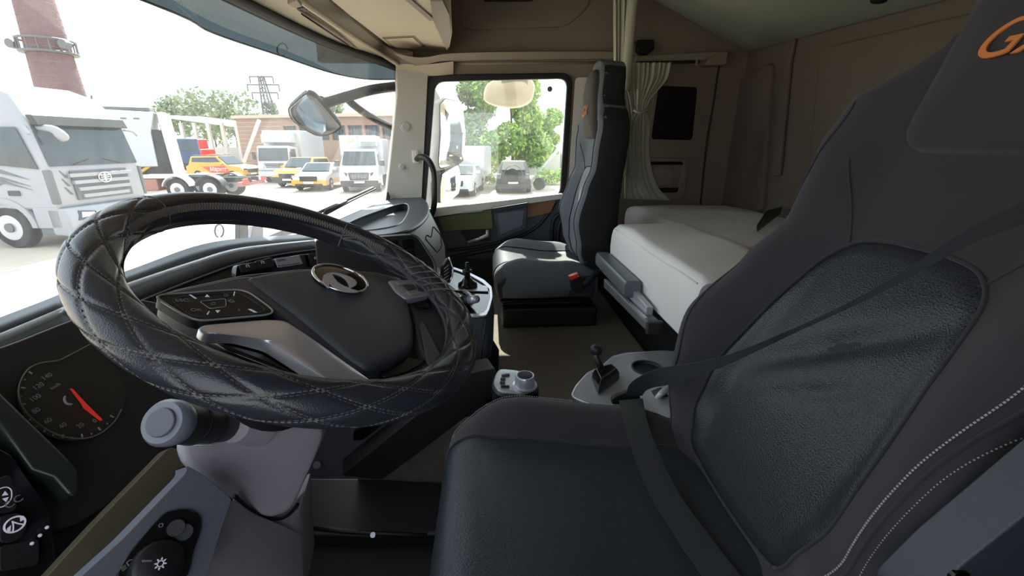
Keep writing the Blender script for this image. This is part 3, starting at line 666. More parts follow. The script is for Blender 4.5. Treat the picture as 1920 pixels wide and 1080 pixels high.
    for sg in (1, -1):
        rowp = [V((x0 - f * k, y0 + sg * (cw(f) + .004) * k, z0 + zz * k)) for f, zz in ((-.05, -.03), (L - .05, -.035), (L - .01, -.07), (L - .02, -.15), (-.05, -.15))]
        MB().slab(rowp, (0, -sg * .02, 0)).build('cushion_side', M['leather'], t, bevel=.01)
    # edge stitching along the cushion bolster
    if driver:
        st = MB(); Q = [ctop(i, .93, .002) for i in range(4, len(prof) - 8)]; Q = cr(Q, 7)
        for a, b in zip(Q[:-1], Q[1:]): st.tube([a.lerp(b, .1), a.lerp(b, .6)], .0009, 4)
        st.build('stitching', M['stitch'], t, recalc=False)['kind'] = 'stuff'
    # base: bellows and plinth
    bz = z0 - .14 * k
    mb = MB(); zf = -0.84 if not driver else -1.15
    for j in range(4):
        za = lerp(bz, zf + .10, j / 4); zb2 = lerp(bz, zf + .10, (j + 1) / 4)
        mb.box((x0 - .22 * k, y0, (za + zb2) / 2), (.46 * k - .02 * (j % 2), .38 * k - .02 * (j % 2), abs(za - zb2)))
    mb.build('bellows', M['darker'], t, bevel=.012)
    MB().box((x0 - .18 * k, y0, zf + .05), (.52 * k, .44 * k, .10)).build('plinth', M['darker'], t, bevel=.012)
    return t, surf, W, ctop
drv, dsurf, dW, dctop = seat('driver_seat', 'charcoal suede driver seat with perforated leather insert behind the steering wheel', .40, .585, -.60, radians(25), 1.0, -1, .50, M['fabric'], M['perf'], M['fabric'], M['fabric'])
# plastic recliner cover on the near side of the driver seat
yv = 0.30
FS = Frame((0, yv, 0), (0, -1, 0), (1, 0, 0))
sc_ = MB().slab(rnd(FS.pts([(1636, 1072), (1716, 992), (1960, 785), (2300, 560), (2300, 700), (1960, 898), (1715, 1125), (1660, 1120)]), .012, 3), (0, -.04, 0)).build('side_cover', M['slate'], drv, bevel=.006)
mb = MB().cyl(FS.at(1693, 1052) - V((0, .038, 0)), FS.at(1693, 1052) + V((0, -.045, 0)), .024, 24); mb.build('cover_cap', M['slate'], sc_, bevel=.002)
for (x, y) in ((1686, 1040), (1714, 1074)): MB().cyl(FS.at(x, y) + V((0, -.044, 0)), FS.at(x, y) + V((0, -.049, 0)), .0042, 8).build('screw', M['silver'], sc_)
MB().cyl(FS.at(1716, 1008) + V((0, -.038, 0)), FS.at(1716, 1008) + V((0, -.042, 0)), .0085, 16).build('screw_hole', M['screen'], sc_)
pas, psurf, pW, pctop = seat('passenger_seat', 'charcoal passenger seat with an insert lightened for sky light and sunlit cushion beside the door window', .435, 2.12, -.545, radians(5), .88, -1, .48, M['fabric2'], M['ins_skylit'], M['fabdark'], M['headb'], driver=False)
# side belt buckle of the passenger seat
bk = thing('belt_buckle', 'black belt buckle with a red release button beside the passenger seat', 'buckle', tuple(PY(1080, 540, 1.80)))
MB().slab(rnd([PY(x, y, 1.80) for x, y in ((1068, 520), (1087, 514), (1096, 540), (1084, 549), (1072, 546))], .01, 3), (0, .03, 0)).build('housing', M['darker'], bk, bevel=.004)
MB().slab(rnd([PY(x, y, 1.795) for x, y in ((1067, 519), (1084, 513), (1087, 519), (1070, 526))], .003, 2), (0, .028, 0)).build('release_button', M['red'], bk, bevel=.001)
MB().tube([PY(1082, 546, 1.82), PY(1100, 530, 1.84), PY(1116, 514, 1.86)], .014, 8).build('stalk', M['dark'], bk, smooth=True)
# ================================================================ SEAT BELT
sb = thing('seat_belt', 'grey seat belt lying across the driver seat and down its cushion', 'seat belt', (.45, .6, -.55))
def px_edges(L): # (x1,y1,x2,y2,Y)
    return cr([PY(a, b, Y) for a, b, c, d, Y in L], 5), cr([PY(c, d, Y2 if False else Y) for a, b, c, d, Y in L], 5)
A, B = px_edges([(1174, 742, 1204, 742, .90), (1180, 722, 1212, 732, .88), (1204, 704, 1228, 726, .84), (1240, 690, 1250, 722, .77), (1300, 681, 1306, 706, .69), (1360, 667, 1364, 684, .65), (1430, 641, 1433, 652, .62), (1500, 611, 1502, 619, .61), (1580, 573, 1583, 582, .55), (1680, 518, 1685, 532, .48), (1800, 438, 1812, 462, .41), (1920, 378, 1940, 412, .345), (2100, 290, 2125, 330, .26)])
ribbon(A, B, .0015).build('shoulder_strap', M['belt'], sb, smooth=True, autos=50)
zt = -.585
A = cr([PZ(x, y, z) for x, y, z in ((1160, 752, -.555), (1172, 800, -.545), (1190, 860, -.565), (1220, 930, -.585), (1262, 1000, -.588), (1320, 1085, -.588), (1400, 1180, -.588))], 5)
B = cr([PZ(x, y, z) for x, y, z in ((1205, 748, -.555), (1216, 800, -.545), (1240, 860, -.565), (1275, 930, -.585), (1326, 1000, -.588), (1392, 1085, -.588), (1480, 1180, -.588))], 5)
ribbon(A, B, .0015).build('lap_strap', M['belt'], sb, smooth=True, autos=50)
Yt = .90
MB().slab(rnd([PY(x, y, Yt) for x, y in ((1146, 752), (1152, 744), (1196, 729), (1206, 732), (1207, 740), (1158, 764), (1150, 762))], .006, 3), (0, .014, 0)).build('tongue_guide', M['darker'], sb, bevel=.003)
MB().slab(rnd([PY(x, y, Yt + .004) for x, y in ((1160, 758), (1200, 740), (1204, 775), (1192, 786), (1172, 784))], .008, 3), (0, .008, 0)).build('tongue', M['gloss'], sb, bevel=.003)
MB().box(PY(1198, 750, Yt - .004), (.004, .004, .012)).build('tongue_stud', M['chrome'], sb)
bk2 = thing('belt_buckle', 'dark belt buckle stalk between the driver seat and the cup holder', 'buckle', tuple(PY(1240, 780, .93)))
MB().slab(rnd([PY(x, y, .93) for x, y in ((1216, 750), (1250, 735), (1262, 760), (1240, 800), (1222, 790))], .012, 3), (0, .03, 0)).build('housing', M['darker'], bk2, bevel=.006)
MB().tube(cr([PY(1212, 800, .93), PY(1222, 765, .93), PY(1240, 738, .93), PY(1262, 724, .94)], 5), .008, 8).build('bracket', M['silverp'], bk2, smooth=True)
# ================================================================ STEERING WHEEL
SWO = V((-.2477, .5922, -.1909)); th, ph = .4707, -.1657
SN = V((sin(th) * cos(ph), sin(th) * sin(ph), cos(th)))
FW = Frame(SWO, SN, (0, 1, 0)); RW = .225
sw = thing('steering_wheel', 'black steering wheel with a quilted stitched leather cover and silver spokes', 'steering wheel', tuple(SWO))
def tor(a, b, r, ecc=1.0):
    return FW.p((RW + r * cos(b)) * cos(a), (RW + r * cos(b)) * sin(a), r * sin(b) * ecc)
# angle of the smooth (unquilted) arc
QN, QK = 16, 5
SM0, SM1 = 6, 90          # smooth, unquilted arc in degrees
def smz(d): return smooth01(SM0, SM0 + 5, d) * (1 - smooth01(SM1 - 5, SM1, d))
def quilt(a, b):
    sm = smz(math.degrees(a) % 360)
    u = (a * QN + b * QK) / 2; v = (a * QN - b * QK) / 2
    q = min(1, min(abs(sin(u)), abs(sin(v))) * 2.2) ** .45
    return (1 - sm) * .0030 * q + sm * (.0022 - .0022 * math.exp(-((abs(((b + pi) % (2 * pi)) - pi) - 2.6) / .16) ** 2))
NA, NB = 640, 72
R = []
for i in range(NA):
    a = 2 * pi * i / NA
    R.append([tor(a, 2 * pi * j / NB, 0.0218 + quilt(a, 2 * pi * j / NB)) for j in range(NB)])
mb = MB(); vs = [p for r in R for p in r]; fs = []
for i in range(NA):
    for j in range(NB):
        a = i * NB + j; b = i * NB + (j + 1) % NB; c = ((i + 1) % NA) * NB
        fs.append((a, c + j, c + (j + 1) % NB, b))
mb.add(vs, fs); mb.build('rim_cover', M['cover'], sw, smooth=True, recalc=False)
# stitches along quilting lines
stq = MB()
for sgn in (1, -1):
    for m_ in range(QN):
        for dbl in (-.022, .022):
            pts = []
            for j in range(0, 91):
                b = -pi + 2 * pi * j / 90; a = (2 * pi * m_ - sgn * b * QK) / QN + dbl
                d = math.degrees(a) % 360
                if SM0 + 2 < d < SM1 - 2: pts.append(None); continue
                pts.append(tor(a, b, .0232))
            for p, q in zip(pts[:-1], pts[1:]):
                if p is None or q is None: continue
                stq.tube([p.lerp(q, .08), p.lerp(q, .72)], .0007, 4, False)
o = stq.build('quilt_stitching', M['thread'], sw, recalc=False); o['kind'] = 'stuff'
lace = MB()
for i in range(104):
    a = radians(-12 + 122 * i / 104); da = radians(.7)
    for s_ in (1, -1):
        lace.tube([tor(a, 2.50 - .20, .0245), tor(a + s_ * da, 2.50 + .20, .0245)], .0015, 4, False)
for i in range(330):
    a = radians(110 + 238 * i / 330)
    lace.tube([tor(a, pi - .12, .0250), tor(a + .012, pi + .12, .0250)], .0010, 4, False)
o = lace.build('lacing', M['thread'], sw, recalc=False); o['kind'] = 'stuff'
for dd in (SM0 + 3, SM1 - 3):
    a = radians(dd); MB().tube([tor(a, b, .0238) for b in [i * 2 * pi / 24 for i in range(25)]], .0012, 5, False).build('cover_seam', M['thread'], sw, smooth=True)
# loose threads at the bottom right
lt_ = MB(); rr = random.Random(4)
for i in range(5):
    a = radians(-38 - 5 * i); p = [tor(a + .05 * k, 1.2 + .5 * k, .027 + .002 * (k % 2)) for k in range(5)]
    lt_.tube(cr(p, 4), .0009, 4)
lt_.build('loose_threads', M['thread'], sw)
# hub: back shell and airbag cover
def wp(L, off): return FW.pts(L, off)
def hpad(L, top, thick, dome, edge, rings, name, m, par, r=0, crv=0, autos=45):
    "pad whose TOP face carries the outline"
    P = [tuple(p - SN * thick) for p in wp(L, top)]
    P = cr(P, crv, True) if crv else rnd(P, r, 4)
    return P, pad(P, SN, thick, dome, edge, rings).build(name, m, par, smooth=True, autos=autos)
H0 = -.045
hpad([(290, 548), (450, 514), (570, 502), (700, 508), (760, 522), (812, 540), (836, 575), (842, 640), (800, 672), (760, 700), (706, 722), (640, 718), (560, 690), (470, 655), (390, 622), (330, 590)], H0 + .018, .025, 0, .006, 3, 'hub_shell', M['darker'], sw, .02)
hpad([(460, 516), (520, 506), (590, 501), (660, 503), (722, 512), (752, 530), (770, 570), (779, 615), (778, 648), (740, 672), (690, 690), (655, 668), (600, 622), (555, 585), (510, 552), (478, 528)], H0 + .044, .026, .008, .010, 8, 'airbag_cover', M['slate'], sw, .012, autos=60)
hpad([(288, 550), (450, 517), (475, 516), (500, 545), (560, 590), (640, 656), (692, 692), (672, 704), (560, 616), (520, 582), (464, 540), (330, 552)], H0 + .038, .020, 0.0, .005, 3, 'spoke_shroud', mat('shroud_grey', (0.055, 0.055, 0.085), .4), sw, .01)
bp, bpo = hpad([(285, 554), (440, 543), (464, 546), (514, 582), (506, 590), (375, 602), (350, 594)], H0 + .040, .012, 0, .002, 3, 'button_panel', M['darker'], sw, .012)
bp = [p + SN * .012 for p in bp]
MB().tube(bp + [bp[0]], .0013, 6).build('panel_trim', M['silverp'], bpo, smooth=True)
zi = H0 + .0405
def wtext(s, x, y, size, name='button_icon', par=bpo, m='dialink2', off=zi):
    return text(s, name, FW.at(x, y, off), FW.at(x + 20, y, off) - FW.at(x, y, off), FW.at(x, y - 20, off) - FW.at(x, y, off), size, M[m], par, ext=.0002)
M['dialink2'] = mat('button_print', (0.28, 0.27, 0.33), .6)
wtext('ESC', 341, 563, .0078); wtext('OK', 368, 581, .0072)
for T_ in ([(384, 557), (388, 552), (393, 557)], [(404, 582), (413, 582), (408, 587)]): MB().slab(wp(T_, zi), SN * .0004).build('button_icon', M['icon'], bpo)
for L in ([(354, 553), (358, 553), (369, 560), (365, 560)], [(439, 547), (441, 547), (439, 555), (437, 554)], [(387, 590), (391, 584), (393, 584), (390, 590)], [(465, 580), (470, 580), (482, 586), (477, 586)]):
    MB().slab(wp(L, zi), SN * .0006).build('button_mark', M['icon'], bpo)
a_ = rnd([tuple(p) for p in wp([(374, 565), (423, 560), (424, 575), (394, 579)], zi)], .003, 3)
MB().tube(a_ + [a_[0]], .0005, 5).build('button_frame', M['silverp'], bpo)
MB().tube([FW.at(400 + 4 * cos(a), 569 + 2.3 * sin(a), zi) for a in [i * pi / 6 for i in range(12)]], .0004, 4).build('button_icon', M['dialink2'], bpo)
a_ = rnd([tuple(p) for p in wp([(318, 560), (346, 556), (372, 552), (440, 548), (455, 552), (500, 582), (480, 588), (384, 596), (352, 590)], zi)], .008, 3)
MB().tube(a_ + [a_[0]], .0006, 5).build('button_seam', M['slate'], bpo)
wtext('☼', 434, 565, .009); wtext('⊙', 424, 553, .008); wtext('♪', 448, 581, .008)
# silver spoke with its bend
hpad([(368, 607), (500, 596), (535, 598), (575, 624), (704, 716), (700, 724), (628, 722), (500, 640), (440, 624), (385, 624)], H0 + .042, .014, .003, .006, 4, 'silver_spoke', M['silver'], sw, .008, autos=60)
hpad([(380, 622), (500, 640), (560, 676), (630, 722), (560, 706), (430, 656)], H0 + .026, .012, 0, .004, 3, 'spoke_underside', M['gloss'], sw, .008)
# right spoke, button pad
hpad([(745, 520), (800, 530), (842, 572), (862, 640), (846, 690), (812, 690), (784, 650), (776, 590)], H0 + .030, .016, 0, .006, 3, 'right_spoke', M['slate'], sw, .01)
rb, rbo = hpad([(728, 526), (776, 524), (794, 536), (808, 551), (778, 557), (762, 559), (742, 546)], H0 + .048, .012, 0, .002, 3, 'right_button_pad', M['silver'], sw, .008)
rb = [p + SN * .010 for p in rb]
MB().tube(rb + [rb[0]], .0014, 6).build('panel_trim', M['silver'], rbo, smooth=True)
for L in ([(757, 537), (778, 535), (785, 543), (768, 546)], [(745, 531), (770, 530), (772, 533), (752, 536)], [(782, 534), (794, 541), (800, 548), (790, 549), (784, 540)], [(766, 548), (796, 549), (800, 552), (772, 555)]):
    MB().slab(rnd([tuple(p) for p in wp([(x - 4, y - 1) for x, y in L], H0 + .0485)], .002, 2), SN * .0015).build('button', M['slate'] if L[0][0] in (757, 782) else M['silverp'], rbo, bevel=.0005)
MB().slab(rnd([tuple(p) for p in wp([(772, 562), (812, 560), (806, 580), (780, 578)], H0 + .034)], .004, 2), SN * .003).build('thumb_rest', M['gloss'], rbo, bevel=.001)
MB().slab(rnd([tuple(p) for p in wp([(786, 606), (793, 604), (828, 672), (806, 690), (800, 680)], H0 + .032)], .004, 2), SN * .002).build('spoke_strip', M['mgrey'], sw, bevel=.001)
MB().slab(rnd([tuple(p) for p in wp([(700, 692), (745, 674), (800, 684), (760, 706), (716, 718)], H0 + .020)], .006, 2), SN * .008).build('lower_infill', M['gloss'], sw, bevel=.003)
# column behind the wheel
MB().cyl(SWO - SN * .05, SWO - SN * .22, .055, 24).build('steering_shaft', M['darker'], sw, smooth=True, autos=50)
# emblem
def cpx(L): return [(560 + x / 4.155, 340 + y / 4.155) for x, y in L]
EH = H0 + .050
ec = FW.at(635, 528, EH); e1 = FW.at(684, 548, EH) - FW.at(586, 508, EH)
def epx(t): # ellipse outline in pixels
    u = cos(t) * 53; v = sin(t) * 22; c_, s_ = cos(radians(17)), sin(radians(17)); return (635.5 + u * c_ - v * s_, 527.5 + u * s_ + v * c_)
eo = [FW.at(*epx(2 * pi * i / 40), EH) for i in range(40)]
em = pad(eo, SN, .005, .002, .002, 3).build('emblem', M['gloss'], sw, smooth=True, autos=50)
MB().tube([p + SN * .005 for p in eo + [eo[0]]], .0022, 8, False).build('emblem_ring', M['chrome'], em, smooth=True)
def c7(L): return [FW.at(570 + (492 + (x - 492) * .90) / 7.385, 490 + (290 + (y - 290) * .90) / 7.385, EH + .0072) for x, y in L]
o_ = cr([tuple(p) for p in c7([(325, 385), (270, 345), (235, 290), (230, 225), (260, 180), (330, 155), (430, 150), (560, 180), (680, 230), (745, 285), (752, 325), (715, 360), (655, 392), (690, 408), (780, 440), (720, 452), (610, 447), (500, 425), (400, 375), (332, 312)])], 2, True)
h_ = cr([tuple(p) for p in c7([(375, 170), (400, 225), (450, 285), (520, 335), (632, 384), (634, 350), (605, 280), (545, 222), (470, 184)])], 2, True)
plate(o_, [h_], SN * .0014).build('emblem_mark', mat('emblem_silver', (0.50, 0.48, 0.54), .5, metal=.2), em)
# ---------------------------------------------------------------- stalk
sk = thing('column_stalk', 'black control stalk with a pale round push button end under the wheel', 'stalk', tuple(PY(380, 795, .58)))
k0 = PY(303, 792, .50); k1 = PY(470, 800, .66); kd = (k1 - k0).normalized()
MB().tube([k0, k0 + kd * .006, k0 + kd * .018, k0 + kd * .028], [.026, .030, .030, .027], 28).build('end_cap', mat('cap_ring', (0.20, 0.21, 0.26), .4), sk, smooth=True, autos=40)
MB().cyl(k0 - kd * .004, k0 + kd * .004, .0185, 24).build('push_button', M['mgrey'], sk, bevel=.002)
MB().tube([k0 + kd * .02, k0 + kd * .05, k0 + kd * .09, k1], [.0275, .028, .026, .022], 24).build('barrel', M['dark'], sk, smooth=True, autos=40)
for f_ in (.055, .095): MB().tube([k0 + kd * f_, k0 + kd * (f_ + .004)], [.0292, .0292] if f_ < .06 else [.0268, .0268], 24).build('collar', M['darker'], sk, smooth=True, autos=40)
fk = Frame(k0 + kd * .07, -(CF - kd * CF.dot(kd)), kd)
for (s_, u, v) in (('◁o', -.026, .0), ('▷|', -.001, .004), ('▯▯▯', .030, -.006)):
    text(s_, 'stalk_icon', fk.p(u, v, .0285), fk.x, fk.y, .012, M['white'], sk, ext=.0003)
# ================================================================ DASHBOARD
dbd = thing('dashboard', 'dark dashboard with a thin silver line running under the windshield', 'dashboard', (-.8, 1.2, -.8))
def lineZX(L): return cr([PX(x, y, X) for x, y, X in L], 6)
# rows across the dash: glass side, lip top, silver line, face top, face bottom
far = cr([V((-1.02, -.15, -.43)), V((-1.04, .5, -.43)), V((-1.05, .9, -.43)), V((-1.05, 1.2, -.43)), V((-1.03, 1.5, -.43)), V((-1.0, 1.75, -.43)), V((-.95, 1.95, -.43)), V((-.85, 2.25, -.43))], 6)
def row(L): return cr([V((-.93, -.15, L[0][3])), ] + [PX(x, y, X) for x, y, X, _ in L], 6)
lipL = row([(0, 597, -.90, -.33), (130, 545, -.90, 0), (244, 507, -.89, 0), (365, 463, -.865, 0), (440, 449, -.83, 0), (520, 443, -.785, 0), (590, 440, -.74, 0)])
silL = row([(0, 625, -.86, -.36), (130, 570, -.86, 0), (244, 529, -.855, 0), (365, 489, -.83, 0), (440, 467, -.795, 0), (520, 457, -.75, 0), (590, 450, -.70, 0)])
sil2 = row([(0, 642, -.855, -.375), (130, 585, -.855, 0), (244, 540, -.85, 0), (365, 497, -.825, 0), (440, 474, -.79, 0), (520, 460, -.745, 0), (590, 453, -.695, 0)])
fac = [p + V((.02, 0, -.03)) for p in sil2]
# the lip continues towards the door beneath the tray
def extend(r, pts): return r + [V(p) for p in pts]
n_ = len(far)
tail = [(-.62, 2.05), (-.60, 2.3)]
sheet([far, lipL]).build('lip_top', M['lip'], dbd, smooth=True, recalc=False, solid=.004)
sheet([lipL, silL]).build('lip_front', M['dash'], dbd, smooth=True, recalc=False, solid=.004)
sheet([silL, sil2]).build('silver_line', M['silverb'], dbd, smooth=True, recalc=False, solid=.004)
fac2 = [V((p.x + .03, p.y, -.60)) for p in fac]
sheet([sil2, fac]).build('face_top', M['dark'], dbd, smooth=True, recalc=False, solid=.004)
sheet([fac, fac2]).build('face', M['darker'], dbd, smooth=True, recalc=False, solid=.004)
MB().tube([p + V((.004, 0, 0)) for p in fac], .003, 6).build('face_seam', M['slate'], dbd, smooth=True)
MB().box((-.95, 1.1, -.80), (.2, 2.5, .5)).build('lower_body', M['darker'], dbd, bevel=.02)
# switch bank in the face (parallel to the dash face, turned towards the driver)
FB = Frame(PX(520, 492, -.66), V((1, -.35, .25)), (.35, 1, 0))
MB().slab(rnd([tuple(p) for p in FB.pts([(445, 496), (505, 488), (560, 478), (640, 470), (700, 470), (712, 500), (560, 520), (440, 530)], -.004)], .01, 3), -FB.n * .02).build('switch_bank', M['gloss'], dbd, bevel=.003)
for L in ([(446, 498), (474, 492), (480, 506), (452, 512)], [(476, 491), (506, 483), (512, 500), (482, 506)], [(576, 476), (606, 474), (612, 498), (582, 500)], [(610, 474), (640, 473), (646, 496), (616, 498)]):
    MB().slab(rnd([tuple(p) for p in FB.pts(L, .0)], .003, 3), FB.n * .006).build('rocker_switch', M['darker'], dbd, bevel=.0015)
for (x, y) in ((465, 499), (493, 492), (592, 484), (628, 482)):
    text('⊓:', 'switch_icon', FB.at(x, y, .008), FB.x, FB.y, .014, M['icon'], dbd, ext=.0003)
lb = MB().slab(rnd([tuple(p) for p in FB.pts([(514, 485), (560, 479), (567, 495), (520, 502)], .002)], .003, 3), FB.n * .003).build('label', M['label'], dbd, bevel=.0008)
text('СВЕРКЕ', 'label_print', FB.at(528, 488, .006), FB.at(560, 483, .006) - FB.at(520, 489, .006), FB.y, .0095, M['darker'], dbd, ext=.0002, align='CENTER')
text('Мощь двигателя и надежность', 'label_print', FB.at(542, 496, .006), FB.at(560, 492.4, .006) - FB.at(520, 497.6, .006), FB.y, .0058, M['darker'], dbd, ext=.0002)
# ---------------------------------------------------------------- centre pod with tray (passenger side)
pod = thing('dash_pod', 'rounded taupe dashboard pod with a storage tray on top near the passenger door', 'dashboard', (-.4, 1.9, -.8))
zt = -.292
tout = [PZ(x, y, zt) for x, y in ((600, 432), (640, 410), (700, 385), (745, 371), (778, 367), (796, 376), (802, 392), (796, 408), (778, 424), (745, 436), (690, 442), (640, 441))]
tout = cr([tuple(p) for p in tout], 4, True)
tc_ = sum(tout, V((0, 0, 0))) / len(tout)
tin = cr([tuple(PZ(x, y, zt)) for x, y in ((640, 430), (664, 413), (705, 397), (745, 384), (763, 383), (766, 394), (757, 413), (740, 424), (690, 432))], 5, True)
top = plate(tout, [tin], (0, 0, -.012)); top.build('tray_rim', M['dash'], pod, bevel=.003)
R = [tin, [p + V((0, 0, -.03)) for p in tin]]
MB().rings([R[0], R[1]], True, False, True).build('tray', M['dash'], pod, smooth=True, autos=40)
MB().tube([p + V((0, 0, .001)) for p in tin + [tin[0]]], .003, 6).build('tray_bead', M['silverp'], pod, smooth=True)
MB().tube([p + V((0, 0, -.006)) for p in tout + [tout[0]]], .008, 8).build('rim_bead', M['dash'], pod, smooth=True)
# body: rings going down; right silhouette traced
def podring(z, grow, sx, sy):
    return [V((p.x + grow * (p - tc_).normalized().x + sx, p.y + grow * (p - tc_).normalized().y + sy, z)) for p in tout]
R = [podring(zt - .010, -.004, 0, 0), podring(zt - .018, .004, 0, 0), podring(zt - .05, .016, .01, 0), podring(zt - .10, .026, .028, -.01), podring(zt - .16, .030, .042, -.015), podring(zt - .22, .026, .046, -.02), podring(-.58, .0, .04, -.02)]
MB().rings(R, True, False, True).build('body', M['taupe'], pod, smooth=True, autos=50)
# front switch panel facing the driver
def wal(L, off):
    Y = 1.50; return [PY(x, y, Y - off) for x, y in L]
FP = Frame(PY(760, 470, 1.32), V((.35, -1, .12)), (1, .35, 0))
MB().slab(rnd([tuple(p) for p in FP.pts([(590, 450), (690, 446), (772, 440), (784, 446), (812, 490), (816, 512), (808, 540), (700, 560), (600, 560)], 0)], .012, 3), -FP.n * .06).build('switch_panel', M['darker'], pod, bevel=.004)
MB().tube([p for p in rnd([tuple(p) for p in FP.pts([(660, 447), (772, 439), (785, 445), (815, 490), (819, 512), (810, 545)], .001)], .012, 3)][5:-5], .0022, 6).build('panel_bead', M['slate'], pod, smooth=True)
for L in ([(732, 452), (744, 450), (748, 468), (736, 470)], [(752, 450), (774, 448), (778, 466), (757, 468)], [(762, 470), (776, 469), (780, 482), (768, 484)]):
    MB().slab(rnd([tuple(p) for p in FP.pts(L, .0)], .004, 3), FP.n * .006).build('rocker_switch', M['gloss'], pod, bevel=.002)
MB().slab(rnd([tuple(p) for p in FP.pts([(783, 486), (794, 490), (797, 497), (786, 494)], .0)], .002, 2), FP.n * .006).build('warning_light', M['red'], pod, bevel=.001)
# wing shaped outline on the pod side
FPr = Frame(PY(815, 450, 1.44), V((.75, -1, .35)), (1, .75, 0))
wg = rnd([tuple(p) for p in FPr.pts([(800, 440), (808, 446), (812, 424), (826, 440), (828, 462), (820, 474), (797, 448)], .0)], .006, 3)
MB().tube(wg + [wg[0]], .0022, 6).build('embossed_patch', M['dark'], pod, smooth=True)
# vent
FV = Frame(PY(842, 512, 1.38), V((.8, -1, .25)), (1, .8, 0))
MB().slab(rnd([tuple(p) for p in FV.pts([(832, 498), (842, 482), (848, 500), (848, 520), (838, 535), (830, 530)], 0)], .004, 2), -FV.n * .02).build('air_vent', M['darker'], pod, bevel=.002)
for k in range(5):
    MB().tube(FV.pts([(833, 504 + k * 6), (841, 497 + k * 6.5)], .003), .0022, 6).build('vent_slat', M['silverp'], pod, smooth=True)
MB().tube(FV.pts([(842, 482), (849, 502), (848, 518), (842, 530)], .004), .003, 6).build('vent_trim', M['chrome'], pod, smooth=True)
# ---------------------------------------------------------------- centre console
cn = thing('center_console', 'dark centre console with a silver rimmed tray in front of the passenger seat', 'console', (-.05, 1.35, -.85))
zc = -.50
co = [PZ(x, y, zc) for x, y in ((846, 502), (880, 514), (908, 528), (922, 541), (924, 560), (918, 584), (912, 596), (884, 598), (850, 600), (800, 600), (760, 560), (800, 520))]
coo = rnd([tuple(p) for p in co], .012, 3)
low = [V((p.x - .01, p.y + .0, -.88)) for p in coo]
MB().rings([coo, [p.lerp(q, .12) + V((.006, -.004, 0)) for p, q in zip(coo, low)], low], True, True, True).build('body', M['slate'], cn, smooth=True, autos=40)
cin = rnd([tuple(PZ(x, y, zc + .002)) for x, y in ((850, 507), (880, 518), (904, 532), (917, 544), (918, 560), (912, 582), (906, 590), (850, 593), (810, 590), (790, 560), (812, 524))], .01, 3)
fr_ = plate(rnd([tuple(p + V((0, 0, .002))) for p in co], .012, 3), [cin], (0, 0, .006)).build('silver_rim', M['silver'], cn, bevel=.002)
MB().slab([p + V((0, 0, -.001)) for p in cin], (0, 0, .001)).build('tray_floor', M['gloss'], cn)
MB().slab(rnd([tuple(PZ(x, y, zc + .004)) for x, y in ((838, 526), (914, 538), (916, 548), (836, 545))], .005, 2), (0, 0, .004)).build('lever_plate', M['silverp'], cn, bevel=.001)
g0 = PZ(877, 537, zc + .008)
MB().tube([g0, g0 + V((0, 0, .012)), g0 + V((0, 0, .020)), g0 + V((0, 0, .035))], [.036, .034, .022, .012], 20).build('lever_boot', M['gloss'], cn, smooth=True)
MB().tube([g0 + V((0, 0, .02)), g0 + V((0, 0, .07)), g0 + V((0, 0, .09))], [.011, .010, .006], 14).build('gear_lever', M['darker'], cn, smooth=True)
MB().tube([g0 + V((0, 0, .055)), g0 + V((0, 0, .062))], [.017, .017], 16).build('lever_ring', M['dark'], cn, smooth=True)
l0 = PZ(868, 562, zc + .012); l1 = PZ(892, 562, zc + .035)
MB().tube([l0, l0.lerp(l1, .6)], [.014, .017], 12).build('plug_body', M['darker'], cn, smooth=True)
MB().tube([l0.lerp(l1, .6), l1 + V((0.004, 0, .002))], [.016, .012], 12).build('plug_tip', M['silver'], cn, smooth=True)
MB().tube([PZ(870, 545, zc + .03), PZ(886, 556, zc + .04)], .006, 8).build('plug_stem', M['silver'], cn, smooth=True)
MB().tube([PY(912, 600, 1.18), PY(905, 640, 1.16), PY(896, 740, 1.14)], .003, 6).build('seam', M['darker'], cn, smooth=True)
MB().slab([PY(924, 640, 1.28), PY(936, 660, 1.28), PY(932, 745, 1.28), PY(915, 760, 1.28), PY(918, 700, 1.28)], (0, .02, 0)).build('foot_bracket', M['dark'], cn, bevel=.004)
# ---------------------------------------------------------------- rotary selector
rs_ = thing('rotary_selector', 'silver rotary gear selector with small buttons beside the driver seat', 'selector', tuple(PZ(965, 730, -.62)))
zr = -.575
so = rnd([tuple(PZ(x, y, zr)) for x, y in ((928, 705), (936, 694), (970, 697), (1004, 712), (1008, 728), (985, 742), (935, 738), (924, 722))], .014, 4)
c_ = sum(so, V((0, 0, 0))) / len(so)
MB().rings([[c_ + (p - c_) * 1.0 + V((0, 0, -.55)) for p in so], [c_ + (p - c_) * 1.08 + V((0, 0, -.02)) for p in so], [c_ + (p - c_) * 1.08 + V((0, 0, -.004)) for p in so], so], True).build('base', M['darker'], rs_, smooth=True, autos=40)
pad([c_ + (p - c_) * .98 for p in so], (0, 0, 1), .006, 0, .003, 3).build('top_plate', M['silverp'], rs_, smooth=True, autos=40)
kc = PZ(984, 724, zr + .006)
MB().tube([kc, kc + V((0, 0, .004)), kc + V((0, 0, .005)), kc + V((0, 0, .028)), kc + V((0, 0, .031))], [.031, .031, .025, .024, .0225], 28).build('knob', M['silver'], rs_, smooth=True, autos=40)
MB().cyl(kc + V((0, 0, .030)), kc + V((0, 0, .0325)), .019, 28).build('knob_top', M['gloss'], rs_, bevel=.001)
for i, (x, y) in enumerate(((945, 704), (943, 711), (942, 718), (944, 725), (951, 703), (950, 725))):
    q = PZ(x, y, zr + .008); MB().box(q, (.013, .010, .004)).build('button', M['gloss'], rs_, bevel=.0015)
